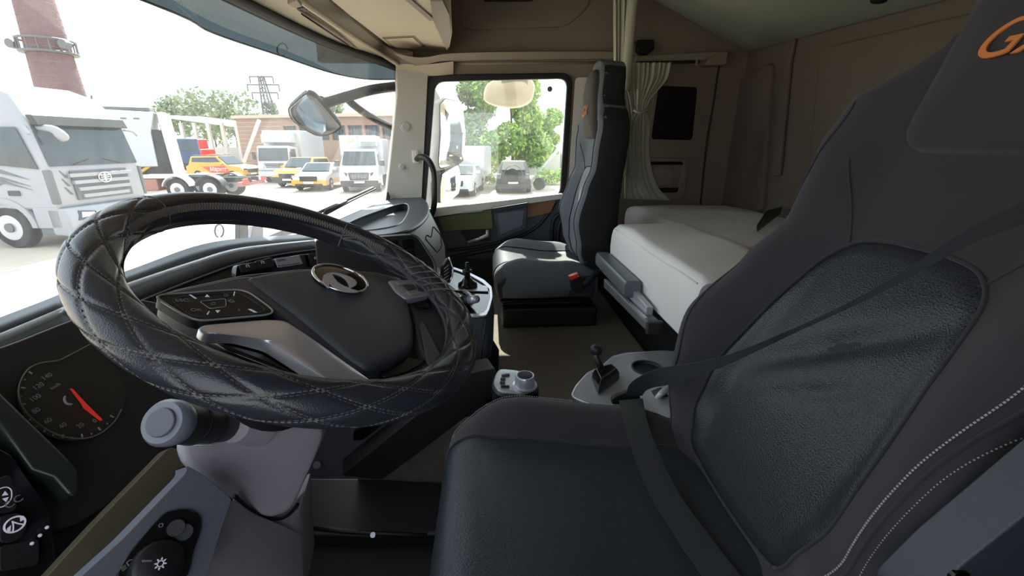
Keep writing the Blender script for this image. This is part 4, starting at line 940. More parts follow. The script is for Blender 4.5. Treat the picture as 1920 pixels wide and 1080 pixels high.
# ---------------------------------------------------------------- cup holder console with brake lever
ch = thing('cup_holder_console', 'grey cup holder console with a silver rim and a black brake lever', 'console', (.35, 1.0, -.9))
zh = -.60
hp_ = [(1072, 742), (1082, 722), (1104, 698), (1128, 688), (1150, 668), (1176, 662), (1240, 658), (1275, 660), (1285, 770), (1250, 785), (1160, 775), (1120, 762)]
ho = rnd([tuple(PZ(x, y, zh)) for x, y in hp_], .015, 4); hc = sum(ho, V((0, 0, 0))) / len(ho)
hole = PZ(1213, 690, zh); hol = [hole + V((.041 * cos(a), .041 * sin(a), 0)) for a in [2 * pi * i / 28 for i in range(28)]]
plate(ho, [hol], (0, 0, -.01)).build('top_plate', M['silverp'], ch, bevel=.002)
MB().rings([[p + V((0, 0, -.008)) for p in ho], [hc + (p - hc) * .92 + V((0, 0, -.54)) for p in ho]], True).build('body', M['slate'], ch, smooth=True, autos=40)
MB().tube([p + V((0, 0, -.003)) for p in ho + [ho[0]]], .0045, 8, False).build('silver_rim', M['silver'], ch, smooth=True)
MB().rings([hol, [p + V((0, 0, -.006)) for p in hol]], True, False, True).build('cup_holder', M['darker'], ch, smooth=True, autos=40)
MB().tube([p + V((0, 0, .001)) for p in hol + [hol[0]]], .003, 6, False).build('cup_ring', M['dark'], ch, smooth=True)
bl = [PZ(x, y, zh) for x, y in ((1108, 712), (1148, 700), (1162, 712), (1122, 742))]
bc = sum(bl, V((0, 0, 0))) / 4
MB().rings([bl, [bc + (p - bc) * .95 + V((0, 0, .022)) for p in bl], [bc + (p - bc) * .70 + V((0, 0, .038)) for p in bl]], True).build('lever_housing', M['gloss'], ch, bevel=.004)
l0 = bc + V((-.01, 0.0, .03)); l1 = PY(1118, 668, l0.y)
MB().tube([l0, l1], [.010, .008], 12).build('brake_lever', M['darker'], ch, smooth=True)
MB().ell(PY(1118, 656, l0.y), (.0165, .0165, .0145), 18).build('lever_knob', M['darker'], ch, smooth=True)
# ================================================================ DRIVER SIDE LOWER DASH
ic = thing('instrument_cluster', 'dark instrument cluster with a round gauge and red needle left of the wheel', 'instrument cluster', (-.62, .6, -.45))
FC = Frame(PY(130, 740, .62), V((.80, -.10, .55)), (0, 1, 0))
MB().slab(rnd([tuple(p) for p in FC.pts([(-300, 720), (0, 652), (130, 600), (260, 556), (520, 640), (480, 800), (340, 860), (120, 1000), (-200, 1000), (-400, 800)], -.012)], .03, 3), -FC.n * .03).build('backplate', M['darker'], ic, bevel=.004)
gc = FC.at(134, 742)
def gpx(t, k=1.0):  # gauge ellipse in pixels
    return (132 + 98 * k * cos(t), 742 + 84 * k * sin(t))
gcyl = [FC.at(*gpx(2 * pi * i / 48, 1.03), -.010) for i in range(48)]
MB().slab(gcyl, FC.n * .004).build('dial_face', mat('dial_face', (0.016, 0.012, 0.010), .5), ic)
gr = [(228, 768), (215, 790), (190, 812), (160, 822), (125, 820), (92, 808), (60, 785), (42, 762), (35, 738), (40, 712), (56, 690), (80, 680), (110, 676), (135, 664), (165, 648), (190, 636)]
MB().tube(cr([tuple(FC.at(x, y, .0)) for x, y in gr], 4), .0011, 6).build('dial_ring', M['dialring'], ic, smooth=True)
for (s_, x, y) in (('0', 178, 789), ('20', 151, 798), ('40', 118, 798), ('60', 90, 789), ('80', 68, 770), ('100', 66, 746), ('120', 72, 724), ('140', 88, 706), ('km/h', 104, 724)):
    o_ = FC.at(x, y, -.004); cxp = FC.at(134, 742, -.004)
    text(s_, 'dial_number', o_, FC.x, FC.y, .0095 if s_ != 'km/h' else .007, M['dialink'], ic, ext=.0002)
for i in range(17):
    t = radians(30 + 11.5 * i); a_ = FC.at(*gpx(t, .96), -.003); b_ = FC.at(*gpx(t, .88 if i % 2 == 0 else .92), -.003)
    MB().tube([a_, b_], .0008 if i % 2 else .0012, 5).build('dial_tick', M['dialink'], ic)
MB().slab([FC.at(x, y, .002) for x, y in ((131, 729), (136, 731), (160, 757), (191, 788), (187, 789), (156, 765), (152, 757))], FC.n * .002).build('needle', M['needle'], ic)
MB().tube(cr([tuple(FC.at(x, y, .001)) for x, y in ((122, 742), (121, 750), (126, 757), (136, 758))], 4), [.0006] + [.0016] * 11 + [.0006], 6).build('hub_arc', M['dialink'], ic)
# hood side pieces (greenish translucent ridge, dividing rib)
MB().slab([FC.at(x, y, .02) for x, y in ((-30, 700), (10, 742), (130, 858), (148, 880), (150, 925), (132, 930), (100, 895), (60, 880), (-30, 760))], -FC.n * .03).build('lens_edge', mat('lens_edge', (0.020, 0.026, 0.024), .35), ic, bevel=.006)
hood = [FC.at(x, y, .05) for x, y in ((300, 566), (500, 650), (470, 690), (420, 690), (330, 640), (250, 600))]
# side switch bank at lower left corner
sbk = thing('side_switch_bank', 'black switch bank with lit symbols at the lower left under the gauge', 'switch panel', (-.6, .42, -.55))
FS2 = Frame(PY(40, 980, .46), V((.85, -.25, .45)), (.2, 1, 0))
MB().slab(rnd([tuple(p) for p in FS2.pts([(-120, 800), (20, 850), (95, 960), (110, 1110), (-120, 1110)], -.004)], .01, 3), -FS2.n * .04).build('panel', M['gloss'], sbk, bevel=.003)
for L in ([(-10, 900), (15, 890), (30, 925), (28, 960), (-10, 965)], [(-5, 968), (35, 962), (50, 990), (28, 1018), (-5, 1020)], [(-5, 1024), (28, 1020), (70, 1010), (70, 1060), (-5, 1075)]):
    MB().slab(rnd([tuple(p) for p in FS2.pts(L, 0)], .006, 3), FS2.n * .005).build('push_switch', M['darker'], sbk, bevel=.002)
for L in ([(3, 930), (9, 921), (15, 928)], [(4, 935), (16, 932), (11, 941)]):
    MB().slab(FS2.pts(L, .0055), FS2.n * .001).build('symbol', M['icon'], sbk)
pr = rnd([tuple(p) for p in FS2.pts([(-6, 918), (12, 912), (22, 918), (22, 936), (8, 950), (-6, 952)], .0055)], .004, 3)
MB().tube(pr + [pr[0]], .0006, 5).build('symbol_frame', M['icon'], sbk)
text('CC', 'symbol', FS2.at(26, 941, .006), FS2.x, FS2.y, .012, M['dialink'], sbk)
cc = FS2.at(28, 983, .006)
MB().tube([cc + (FS2.x * cos(a) * 1.1 + FS2.y * sin(a)) * .0085 for a in [i * pi / 10 for i in range(21)]], .0011, 5).build('symbol', M['icon'], sbk)
text('⋏', 'symbol', cc, FS2.x, FS2.y, .02, M['icon'], sbk)
MB().slab(FS2.pts([(13, 991), (20, 985), (19, 996), (13, 997)], .0055), FS2.n * .001).slab(FS2.pts([(37, 969), (44, 967), (45, 974), (38, 978)], .0055), FS2.n * .001).build('symbol', M['icon'], sbk)
for (x, y) in ((60, 1019), (75, 1004), (88, 989)): MB().ell(FS2.at(x, y, .006), (.0022, .0022, .0022), 8).build('indicator_dot', M['icon'], sbk, smooth=True)
# ochre strip
FO = Frame(PY(230, 960, .47), V((.78, -.40, .48)), (.35, 1, -.2))
os_ = MB().slab(rnd([tuple(p) for p in FO.pts([(318, 838), (358, 850), (352, 866), (250, 980), (140, 1100), (70, 1100), (180, 980)], 0)], .006, 3), -FO.n * .03).build('trim_strip', M['ochre'], bevel=.006)
tag(os_, 'dark ochre strip running diagonally under the instrument cluster', 'trim strip')
# light switch panel
ls = thing('light_switch_panel', 'grey lower dash panel with a black oval light switch', 'switch panel', (-.42, .45, -.6))
FL = Frame(PY(330, 990, .43), V((.80, -.35, .48)), (.35, 1, 0))
MB().slab(rnd([tuple(p) for p in FL.pts([(348, 872), (380, 888), (436, 936), (418, 985), (380, 1110), (120, 1110), (230, 1010), (350, 885)], 0)], .006, 3), -FL.n * .03).build('panel', M['mgrey'], ls, bevel=.004)
ov = cr([tuple(FL.at(x, y, .001)) for x, y in ((300, 968), (322, 958), (350, 956), (370, 966), (375, 990), (362, 1030), (340, 1090), (250, 1110), (215, 1090), (235, 1045), (262, 1010))], 4, True)
MB().slab(ov, FL.n * .004).build('oval_plate', M['gloss'], ls, bevel=.002)
kn = FL.at(290, 1062, .004)
MB().tube([kn, kn + FL.n * .012, kn + FL.n * .015], [.026, .025, .021], 24).build('light_knob', M['darker'], ls, smooth=True, autos=40)
MB().slab(FL.pts([(266, 1050), (284, 1050), (284, 1053), (267, 1054)], .020), FL.n * .001).build('knob_mark', M['dialink'], ls)
for (x, y) in ((330, 990), (345, 998)): MB().tube([FL.at(x, y, .004), FL.at(x, y, .010)], [.010, .009], 16).build('dimmer_wheel', M['darker'], ls, smooth=True, autos=40)
text('☼', 'symbol', FL.at(302, 1058, .021), FL.x, FL.y, .014, M['icon'], ls)
text('o', 'symbol', FL.at(290, 1031, .006), FL.x, FL.y, .010, M['dialink'], ls)
text('o', 'symbol', FL.at(301, 984, .006), FL.x, FL.y, .010, M['dialink'], ls)
text('≡D', 'symbol', FL.at(240, 1060, .006), FL.x, FL.y, .010, M['dialink'], ls)
# steering column shroud and knee panel (light grey)
kp = thing('column_shroud', 'light grey steering column shroud and knee panel below the wheel', 'panel', (-.4, .65, -.7))
def P3(L): return [tuple(PY(x, y, Y)) for x, y, Y in L]
nn = V((.82, -.42, .40)).normalized(); FK = Frame(PY(480, 870, .60), nn, (.4, 1, 0))
to = rnd([tuple(p - nn * .012) for p in FK.pts([(335, 826), (400, 815), (440, 790), (470, 765), (600, 780), (612, 812), (598, 850), (560, 936), (546, 960), (512, 970), (474, 954), (440, 932), (345, 868)])], .012, 3); tc2 = sum((V(p) for p in to), V((0, 0, 0))) / len(to)
pad(to, nn, .012, .004, .010, 5).build('upper_shroud', M['lgrey'], kp, smooth=True)
MB().rings([[p for p in to], [tc2 + (p - tc2) * .97 + V((-.03, .14, -.05)) for p in to]], True, False, True).build('shroud_body', M['lgrey'], kp, smooth=True, autos=50)
lo = rnd(P3([(436, 936, .53), (474, 962, .565), (512, 978, .605), (546, 966, .635), (562, 950, .645), (564, 1010, .625), (572, 1120, .60), (340, 1120, .43), (380, 1040, .46)]), .008, 3)
MB().slab(lo, (-.05, .16, -.06)).build('lower_panel', M['lgrey'], kp, bevel=.012)
# thin seam between, latch marks
MB().tube(cr(P3([(440, 930, .525), (474, 957, .56), (512, 973, .60), (540, 966, .63), (560, 944, .65)]), 5), .003, 6).build('seam', M['darker'], kp, smooth=True)
MB().slab(P3([(583, 828, .72), (590, 822, .73), (578, 846, .72), (573, 850, .71)]), nn * .008).build('release_tab', M['mgrey'], kp, bevel=.001)
MB().tube([PY(440, 800, .60), PY(478, 802, .64)], [.024, .036], 20).build('stalk_socket', M['lgrey'], kp, smooth=True, autos=40)
# grey side wall of the pedal box, black duct and mats
pb = thing('pedal_box_panel', 'grey side panel of the pedal box below the steering wheel', 'panel', (-.5, 1.0, -.9))
MB().slab(rnd(P3([(560, 780, 1.05), (800, 700, 1.05), (880, 735, 1.05), (700, 860, 1.05), (655, 892, 1.05), (560, 895, 1.05)]), .02, 3), (-.05, .05, 0)).build('panel', mat('pedal_grey', (0.085, 0.08, 0.095), .6), pb, bevel=.006)
MB().slab(rnd(P3([(664, 806, 1.04), (730, 785, 1.04), (680, 822, 1.04), (664, 822, 1.04)]), .004, 2), (0, -.008, 0)).build('notch', M['screen'], pb)
MB().cyl(PY(594, 872, 1.045), PY(594, 872, 1.03), .010, 14).build('bolt', M['mgrey'], pb)
MB().slab(rnd(P3([(640, 892, .98), (716, 900, .98), (800, 838, 1.0), (935, 735, 1.02), (930, 690, 1.02), (880, 700, 1.02), (780, 780, 1.0)]), .01, 3), (-.02, .06, 0)).build('pedal_arm', M['darker'], pb, bevel=.008)
fm = thing('floor_mat', 'black rubber footwell mat with a raised edge and a bolt', 'mat', (-.1, .8, -1.14))
mm = [V((-.75, .30, -1.10)), V((.25, .30, -1.10)), V((.25, 1.12, -1.10)), V((-.75, 1.12, -1.10))]
MB().slab(rnd([tuple(p) for p in mm], .03, 3), (0, 0, -.04)).build('mat', M['carpetd'], fm, bevel=.006)
ZM = -1.04
MB().slab([PZ(x, y, ZM) for x, y in ((560, 895), (700, 895), (830, 905), (836, 1000), (700, 1004), (560, 1000))], (0, 0, -.05)).build('raised_pad', M['darker'], fm, bevel=.012)
MB().tube([PZ(x, y, ZM + .005) for x, y in ((560, 985), (640, 996), (700, 1000), (800, 1004))], .006, 6).build('ridge', M['darker'], fm, smooth=True)
MB().cyl(PZ(699, 1003, ZM + .002), PZ(699, 1003, ZM + .018), .008, 8).build('bolt', M['silver'], fm, bevel=.001)
# ================================================================ OUTSIDE
GZ = -2.5
gd = struct(MB().box((0, 60, GZ - .1), (500, 400, .2)).build('ground', M['ground']))
def wheel(t, c, r, w, ax, name='wheel'):
    "ax: unit axle direction"
    c = V(c); ax = V(ax).normalized()
    o = MB().tube([c - ax * w / 2, c - ax * w * .35, c + ax * w * .35, c + ax * w / 2], [r * .93, r, r, r * .93], 24).build(name, M['tyre'], t, smooth=True, autos=40)
    MB().cyl(c - ax * (w / 2 + .01), c + ax * (w / 2 + .01), r * .60, 20).build('rim', M['rim'], o, smooth=True, autos=40)
    MB().cyl(c - ax * (w / 2 + .05), c + ax * (w / 2 + .05), r * .22, 14).build('hub', M['vgrey'], o, smooth=True, autos=40)
    return o
class Loc:
    "local frame of a vehicle: f forward, s to its left, u up, origin on the ground"
    def __init__(s, o, ang): s.o = V(o); s.f = V((cos(ang), sin(ang), 0)); s.s = V((-sin(ang), cos(ang), 0)); s.ang = ang
    def p(s, f, l, u): return s.o + s.f * f + s.s * l + V((0, 0, u))
    def prof(s, P, l0, l1): return [s.p(f, l0, u) for f, u in P], s.s * (l1 - l0)
    def box(s, mb, f0, f1, l0, l1, u0, u1):
        c = s.p((f0 + f1) / 2, (l0 + l1) / 2, (u0 + u1) / 2); return mb.box(c, (abs(f1 - f0), abs(l1 - l0), abs(u1 - u0)), Matrix.Rotation(s.ang, 3, 'Z'))
def vroot(name, label, cat, L, group=None): return thing(name, label, cat, tuple(L.o), L.ang, group)
def bx(L, t, name, m, f0, f1, l0, l1, u0, u1, bev=.02):
    return L.box(MB(), f0, f1, l0, l1, u0, u1).build(name, m, t, bevel=bev)
def pf(L, t, name, m, P, l0, l1, bev=.03):
    a, v = L.prof(P, l0, l1); return MB().slab(a, v).build(name, m, t, bevel=bev)
# ---- big silver truck in front on the left
def big_truck(L, name, label, body, lower, chassis=True):
    t = vroot(name, label, 'truck', L)
    W = 1.25
    P = [(-2.3, .95), (-2.3, 3.45), (-1.9, 3.78), (-1.2, 3.86), (-.55, 3.62), (-.22, 3.12), (-.16, 2.95), (0.02, 1.92), (.04, 1.1), (-.02, .95)]
    a, v = L.prof(P, -W, W)
    # taper the roof sideways
    mb = MB(); A = [p + L.s * (.16 * smooth01(3.0, 3.8, P[i][1])) for i, p in enumerate(a)]; B = [p + v - L.s * (.16 * smooth01(3.0, 3.8, P[i][1])) for i, p in enumerate(a)]
    mb.rings([A, B], True).build('cab_body', body, t, bevel=.09, seg=3)
    # windshield
    q = MB().slab([L.p(-.155, -W * .93, 2.96), L.p(-.155, W * .93, 2.96), L.p(.035, W * .95, 1.98), L.p(.035, -W * .95, 1.98)], L.f * .02).build('windshield', M['vglass'], t, bevel=.02)
    MB().slab([L.p(-.19, -W * .94, 3.13), L.p(-.19, W * .94, 3.13), L.p(-.10, W * .94, 2.90), L.p(-.10, -W * .94, 2.90)], L.f * .16).build('sun_visor', M['vblack'], t, bevel=.02)
    for k in (-.5, .5):
        MB().tube([L.p(.07, k * 1.3, 2.0), L.p(.03, k * .4, 2.12)], .012, 6).build('wiper', M['vblack'], t)
    for k in range(3): pass
    # grille
    pf(L, t, 'grille', M['vgrey'], [(.03, 1.86), (.06, 1.86), (.09, 1.15), (.03, 1.15)], -W * .62, W * .62, .01)
    for k in range(4):
        u = 1.75 - .17 * k; w_ = .86 - .07 * k
        bx(L, t, 'grille_bar', body, .04, .13, -w_, w_, u - .045, u + .045, .01)
    c = L.p(.15, 0, 1.66)
    MB().tube([c + L.s * .17 * cos(a) + V((0, 0, .125 * sin(a))) for a in [i * pi / 10 for i in range(21)]], .016, 6).build('badge_ring', M['chrome'], t, smooth=True)
    mb = MB(); mb.box(c, (.02, .045, .19), Matrix.Rotation(L.ang, 3, 'Z'))
    for s_ in (-1, 1):
        for u in (-.05, 0, .05): mb.box(c + L.s * s_ * .075 + V((0, 0, u)), (.02, .09, .022), Matrix.Rotation(L.ang, 3, 'Z'))
    mb.build('badge_mark', M['chrome'], t)
    # bumper and lights
    pf(L, t, 'bumper', body, [(-.35, 1.0), (.13, 1.0), (.20, .82), (.18, .45), (.08, .30), (-.35, .34)], -W * 1.0, W * 1.0, .05)
    for s_ in (-1, 1):
        MB().slab([L.p(.175, s_ * .98, .92), L.p(.185, s_ * .55, .86), L.p(.195, s_ * .58, .70), L.p(.185, s_ * 1.05, .68)], L.f * .03).build('headlight', M['vglass'], t, bevel=.01)
        MB().slab([L.p(.21, s_ * .93, .88), L.p(.22, s_ * .62, .84), L.p(.225, s_ * .64, .76), L.p(.215, s_ * .96, .74)], L.f * .012).build('lamp_lens', M['chrome'], t, bevel=.01)
        bx(L, t, 'fog_light', M['vblack'], .12, .20, s_ * .70, s_ * 1.0, .42, .54)
        bx(L, t, 'corner_vane', M['vgrey'], -.12, .07, s_ * 1.18, s_ * 1.27, 1.1, 1.9, .03)
        # side window, door line, arch, step
        MB().slab([L.p(-1.40, s_ * 1.25, 2.86), L.p(-.42, s_ * 1.25, 2.86), L.p(-.18, s_ * 1.25, 1.92), L.p(-1.28, s_ * 1.25, 2.02)], L.s * s_ * .02).build('side_window', M['vglass'], t, bevel=.02)
        bx(L, t, 'door_handle', M['vblack'], -1.15, -.85, s_ * 1.25, s_ * 1.275, 1.30, 1.42, .02)
        for k, (u0, u1) in enumerate(((1.92, 1.86), (1.74, 1.70), (1.66, 1.62))):
            MB().slab([L.p(-2.2, s_ * 1.25, u0 - .22 * k - .0), L.p(-1.2, s_ * 1.25, u0), L.p(-.5, s_ * 1.25, u1 - .18), L.p(-1.2, s_ * 1.25, u1 - .03), L.p(-2.2, s_ * 1.25, u1 - .22 * k)], L.s * s_ * .008).build('side_stripe', M['vgrey'], t)
        mb = MB(); cc = L.p(-1.42, s_ * 1.14, .52)
        R = []
        for a in [pi * (i / 14) for i in range(15)]:
            R.append([L.p(-1.42 + r * cos(a), s_ * l, .52 + r * sin(a) * .98) for r, l in ((.60, .85), (.60, 1.27), (.74, 1.27), (.74, .85))])
        mb.rings(R, True).build('wheel_arch', body, t, smooth=True, autos=40)
        bx(L, t, 'step', M['vgrey'], -.66, -.30, s_ * 1.0, s_ * 1.24, .35, .50)
        bx(L, t, 'side_skirt', body, -.70, -.02, s_ * 1.1, s_ * 1.25, .50, 1.02, .03)
        wheel(t, L.p(-1.42, s_ * 1.10, .52), .52, .30, L.s)
        # mirror
        MB().tube(cr([L.p(-.18, s_ * 1.25, 2.86), L.p(-.02, s_ * 1.38, 2.82), L.p(.05, s_ * 1.42, 2.7)], 4), .03, 8).build('mirror_arm', body, t, smooth=True)
    MB().tube(cr([L.p(-.18, -1.05, 2.86), L.p(.18, -1.0, 2.82), L.p(.28, -.92, 2.68), L.p(.28, -.86, 2.58)], 4), [.05, .06, .07, .08, .09, .10, .11, .12, .12, .12, .11, .10, .08], 8).build('front_mirror', body, t, smooth=True)
    if chassis:
        bx(L, t, 'chassis', M['vblack'], -6.0, -2.3, -.5, .5, .7, 1.0)
        for s_ in (-1, 1): wheel(t, L.p(-4.8, s_ * 1.0, .52), .52, .4, L.s)
        bx(L, t, 'rear_fairing', body, -2.9, -2.3, -1.2, 1.2, .9, 3.4, .05)
    return t
LF = Loc((-10.3, 12.43, GZ), radians(-5.9))
faw = big_truck(LF, 'truck', 'silver white heavy truck with a winged round grille badge on the left', M['vsilver'], M['vgrey'])
text('V', 'side_mark', LF.p(-.95, -1.20, 3.42), -LF.s.cross(V((0, 0, 1))), V((0, 0, 1)), .35, M['vgrey'], faw)
for k in range(3):
    MB().slab([LF.p(.02 + .012 * k, -1.0, 1.88 - .2 * k), LF.p(.02 + .012 * k, -.98, 1.88 - .2 * k), LF.p(.05 + .012 * k, -.86, 1.70 - .2 * k), LF.p(.05, -.9, 1.70 - .2 * k)], LF.f * .01).build('cab_stripe', M['vgrey'], faw)
# ---- garbage truck behind
L = Loc(PZ(350, 350, GZ), radians(208))
g = vroot('refuse_truck', 'tall white refuse truck body standing behind the silver truck', 'truck', L)
pf(L, g, 'body', M['vwhite'], [(1.0, 1.25), (.95, 3.1), (.6, 4.15), (5.6, 4.3), (5.6, 1.25)], -1.2, 1.2, .06)
pf(L, g, 'tail_panel', M['concrete'], [(.0, .7), (.12, 4.15), (.5, 4.15), (.38, .7)], -1.15, 1.15, .03)
pf(L, g, 'packer', M['vblack'], [(.36, .7), (.48, 3.2), (1.0, 3.3), (1.3, 1.6), (1.2, .7)], -1.0, 1.0, .05)
bx(L, g, 'top_rail', M['vgrey'], .8, 4.8, -.9, .9, 4.2, 4.38)
for k in range(6): bx(L, g, 'vent_slot', M['vgrey'], 1.3 + .55 * k, 1.55 + .55 * k, -1.22, -1.2, 3.75, 3.82, .0); 
for k in range(6): bx(L, g, 'vent_slot', M['vgrey'], 1.3 + .55 * k, 1.55 + .55 * k, 1.2, 1.22, 3.75, 3.82, .0)
pf(L, g, 'underframe', M['vblack'], [(.4, .6), (.4, 1.3), (5.5, 1.3), (5.5, .6)], -.9, .9)
MB().tube([L.p(1.1, 1.05, 1.5), L.p(1.8, 1.1, 1.0)], .08, 8).tube([L.p(1.1, -1.05, 1.5), L.p(1.8, -1.1, 1.0)], .08, 8).build('ram', M['vyellow'], g)
for f_ in (1.9, 3.2):
    for s_ in (-1, 1): wheel(g, L.p(f_, s_ * .98, .5), .5, .35, L.s)
MB().tube([L.p(3.2, .8, 4.3), L.p(3.1, .8, 4.9)], .04, 6).build('exhaust_stack', M['vgrey'], g)
# ---- flat tractor chassis
L = Loc(PZ(262, 372, GZ), radians(3))
c_ = vroot('tractor_chassis', 'low bare tractor chassis with mudguards parked behind the steering wheel view', 'truck', L)
bx(L, c_, 'frame_rail', M['vblack'], 0, 5.4, -.45, -.3, .75, .98); bx(L, c_, 'frame_rail', M['vblack'], 0, 5.4, .3, .45, .75, .98)
bx(L, c_, 'side_tank', M['rust'], .1, 1.7, -1.2, -.6, .45, .98, .06)
bx(L, c_, 'deck', M['concrete'], .1, 2.4, -1.2, 1.1, 1.0, 1.06)
for f_ in (2.5, 3.9):
    for s_ in (-1, 1):
        wheel(c_, L.p(f_, s_ * .98, .5), .5, .45, L.s)
        R = [[L.p(f_ + r * cos(a), s_ * l, .5 + r * sin(a)) for r, l in ((.58, .7), (.58, 1.25), (.63, 1.25), (.63, .7))] for a in [pi * (.08 + .84 * i / 12) for i in range(13)]]
        MB().rings(R, True).build('mudguard', M['vwhite'] if f_ < 3 else M['vblack'], c_, smooth=True, autos=40)
bx(L, c_, 'fifth_wheel', M['vgrey'], 2.7, 3.7, -.5, .5, 1.0, 1.12)
bx(L, c_, 'tail_lamp', M['vred'], 5.35, 5.45, -1.2, -.75, .75, .95); bx(L, c_, 'tail_lamp', M['vred'], 5.35, 5.45, .75, 1.2, .75, .95)
bx(L, c_, 'rear_beam', M['rust'], 5.1, 5.35, -1.2, 1.2, .6, .8)
# ---- cars
def car(L, name, label, m_top, m_low, kind='suv', cat='car', glass=None, Wd=.9):
    t = vroot(name, label, cat, L); W = Wd
    if kind == 'suv': P = [(-2.3, .35), (-2.35, .95), (-2.1, 1.05), (-1.95, 1.62), (.2, 1.68), (1.0, 1.08), (2.05, .98), (2.3, .75), (2.3, .35)]; gp = [(-1.85, 1.08), (-1.75, 1.54), (.15, 1.58), (.82, 1.08)]
    else: P = [(-2.2, .30), (-2.2, .90), (-1.5, 1.0), (-.9, 1.42), (.2, 1.44), (1.0, .98), (2.0, .82), (2.2, .6), (2.2, .30)]; gp = [(-1.3, 1.0), (-.85, 1.36), (.15, 1.37), (.85, .98)]
    a, v = L.prof(P, -W, W); ins = [L.s * (.16 * smooth01(1.0, 1.6, p[1])) for p in P]
    MB().rings([[p + i_ for p, i_ in zip(a, ins)], [p + v - i_ for p, i_ in zip(a, ins)]], True).build('body', m_top, t, bevel=.07, seg=3)
    pf(L, t, 'lower_body', m_low, [(-2.33, .32), (-2.36, .62), (2.33, .62), (2.33, .32)], -W - .01, W + .01, .04)
    for s_ in (-1, 1):
        MB().slab([L.p(f, s_ * (W - .055 if u < 1.2 else W - .135), u) for f, u in gp], L.s * s_ * .03).build('side_window', glass or M['vglass'], t, bevel=.01)
        for f_ in (-1.4, 1.4): wheel(t, L.p(f_, s_ * (W - .08), .35), .35, .22, L.s)
        bx(L, t, 'door_line', M['vblack'], -.45, -.43, s_ * (W - .03), s_ * (W + .005), .6, 1.05, .0)
    g0, g1 = ((.2, 1.64), (.98, 1.1)) if kind == 'suv' else ((.2, 1.40), (.98, 1.0))
    MB().slab([L.p(g0[0] + .06, -W * .74, g0[1]), L.p(g0[0] + .06, W * .74, g0[1]), L.p(g1[0] + .02, W * .84, g1[1] + .0), L.p(g1[0] + .02, -W * .84, g1[1])], L.f * .03 + V((0, 0, .03))).build('windshield', glass or M['vglass'], t, bevel=.01)
    for s_ in (-1, 1):
        bx(L, t, 'headlight', M['chrome'], 2.18, 2.33, s_ * (W * .55), s_ * (W * .95), .72, .86); bx(L, t, 'mirror', m_top, .62, .80, s_ * (W - .02), s_ * (W + .2), 1.05, 1.2)
    bx(L, t, 'grille', M['vblack'], 2.25, 2.345, -W * .5, W * .5, .55, .82); bx(L, t, 'number_plate', M['white'], 2.33, 2.36, -.26, .26, .42, .53, .005)
    bx(L, t, 'bumper', M['vblack'], 2.2, 2.36, -W * .8, W * .8, .30, .42)
    return t
L1 = Loc(PZ(425, 337, GZ), radians(-14))
suv = car(L1, 'estate_car', 'yellow and red liveried estate car with white lettering on its door', M['vyellow'], M['vyellow'], 'suv')
for s_ in (-1,):
    MB().slab([L1.p(-1.0, s_ * .905, .95), L1.p(-.2, s_ * .905, .55), L1.p(1.3, s_ * .905, .55), L1.p(.95, s_ * .905, 1.02)], L1.s * s_ * .012).build('red_panel', M['vred'], suv)
    text('Маркет', 'lettering', L1.p(.35, s_ * .935, .78), L1.f, V((0, 0, 1)), .38, M['white'], suv, ext=.005, shear=.2)
bx(L1, suv, 'roof_rail', M['vgrey'], -1.7, .1, -.72, -.66, 1.68, 1.74); bx(L1, suv, 'roof_rail', M['vgrey'], -1.7, .1, .66, .72, 1.68, 1.74)
bx(L1, suv, 'number_plate', M['vgrey'], -2.37, -2.34, -.26, .26, .65, .78, .005)
# ---- white box truck
L2 = Loc(PZ(518, 345, GZ) + V((-.2, .6, 0)), radians(-86))
bt = vroot('box_truck', 'white box truck with a cooling unit over the cab near the brick building', 'truck', L2)
Wb = 1.02
P = [(-.25, .7), (-1.75, .7), (-1.75, 2.25), (-.15, 2.35), (.12, 1.35), (.15, .8)]
P = [(p[0] - .1, p[1]) for p in P]
pf(L2, bt, 'cab_body', M['vwhite'], P, -Wb, Wb, .08)
MB().slab([L2.p(-.22, -Wb * .88, 2.22), L2.p(-.22, Wb * .88, 2.22), L2.p(-.00, Wb * .9, 1.42), L2.p(-.00, -Wb * .9, 1.42)], L2.f * .03).build('windshield', M['vglass'], bt, bevel=.01)
for s_ in (-1, 1):
    MB().slab([L2.p(-1.2, s_ * Wb, 2.15), L2.p(-.36, s_ * Wb, 2.15), L2.p(-.2, s_ * Wb, 1.42), L2.p(-1.2, s_ * Wb, 1.42)], L2.s * s_ * .02).build('side_window', M['vglass'], bt, bevel=.01)
    bx(L2, bt, 'headlight', M['chrome'], .02, .10, s_ * .65, s_ * .98, .92, 1.12); bx(L2, bt, 'mirror', M['vblack'], -.1, .05, s_ * 1.08, s_ * 1.26, 1.5, 2.0)
    wheel(bt, L2.p(-1.1, s_ * .9, .42), .42, .26, L2.s); wheel(bt, L2.p(-5.0, s_ * .9, .42), .42, .4, L2.s)
bx(L2, bt, 'bumper', M['vwhite'], -.2, .16, -Wb, Wb, .42, .78, .05)
for k in range(3): bx(L2, bt, 'grille_bar', M['vblack'], .04, .09, -.6 + .05 * k, .6 - .05 * k, 1.22 - .1 * k, 1.26 - .1 * k, .005)
bx(L2, bt, 'number_plate', M['label'], .155, .17, -.26, .26, .5, .61, .003)
bx(L2, bt, 'cargo_box', M['vwhite'], -7.4, -1.9, -1.2, 1.2, .95, 3.35, .03)
pf(L2, bt, 'cooling_unit', M['vwhite'], [(-1.9, 2.5), (-1.9, 3.2), (-1.5, 3.3), (-.95, 3.05), (-.9, 2.55)], -.95, .95, .08)
for k in range(4): bx(L2, bt, 'vent_slat', M['vgrey'], -1.35, -1.30, -.7, .7, 3.12 + .03 * k, 3.135 + .03 * k, .0)
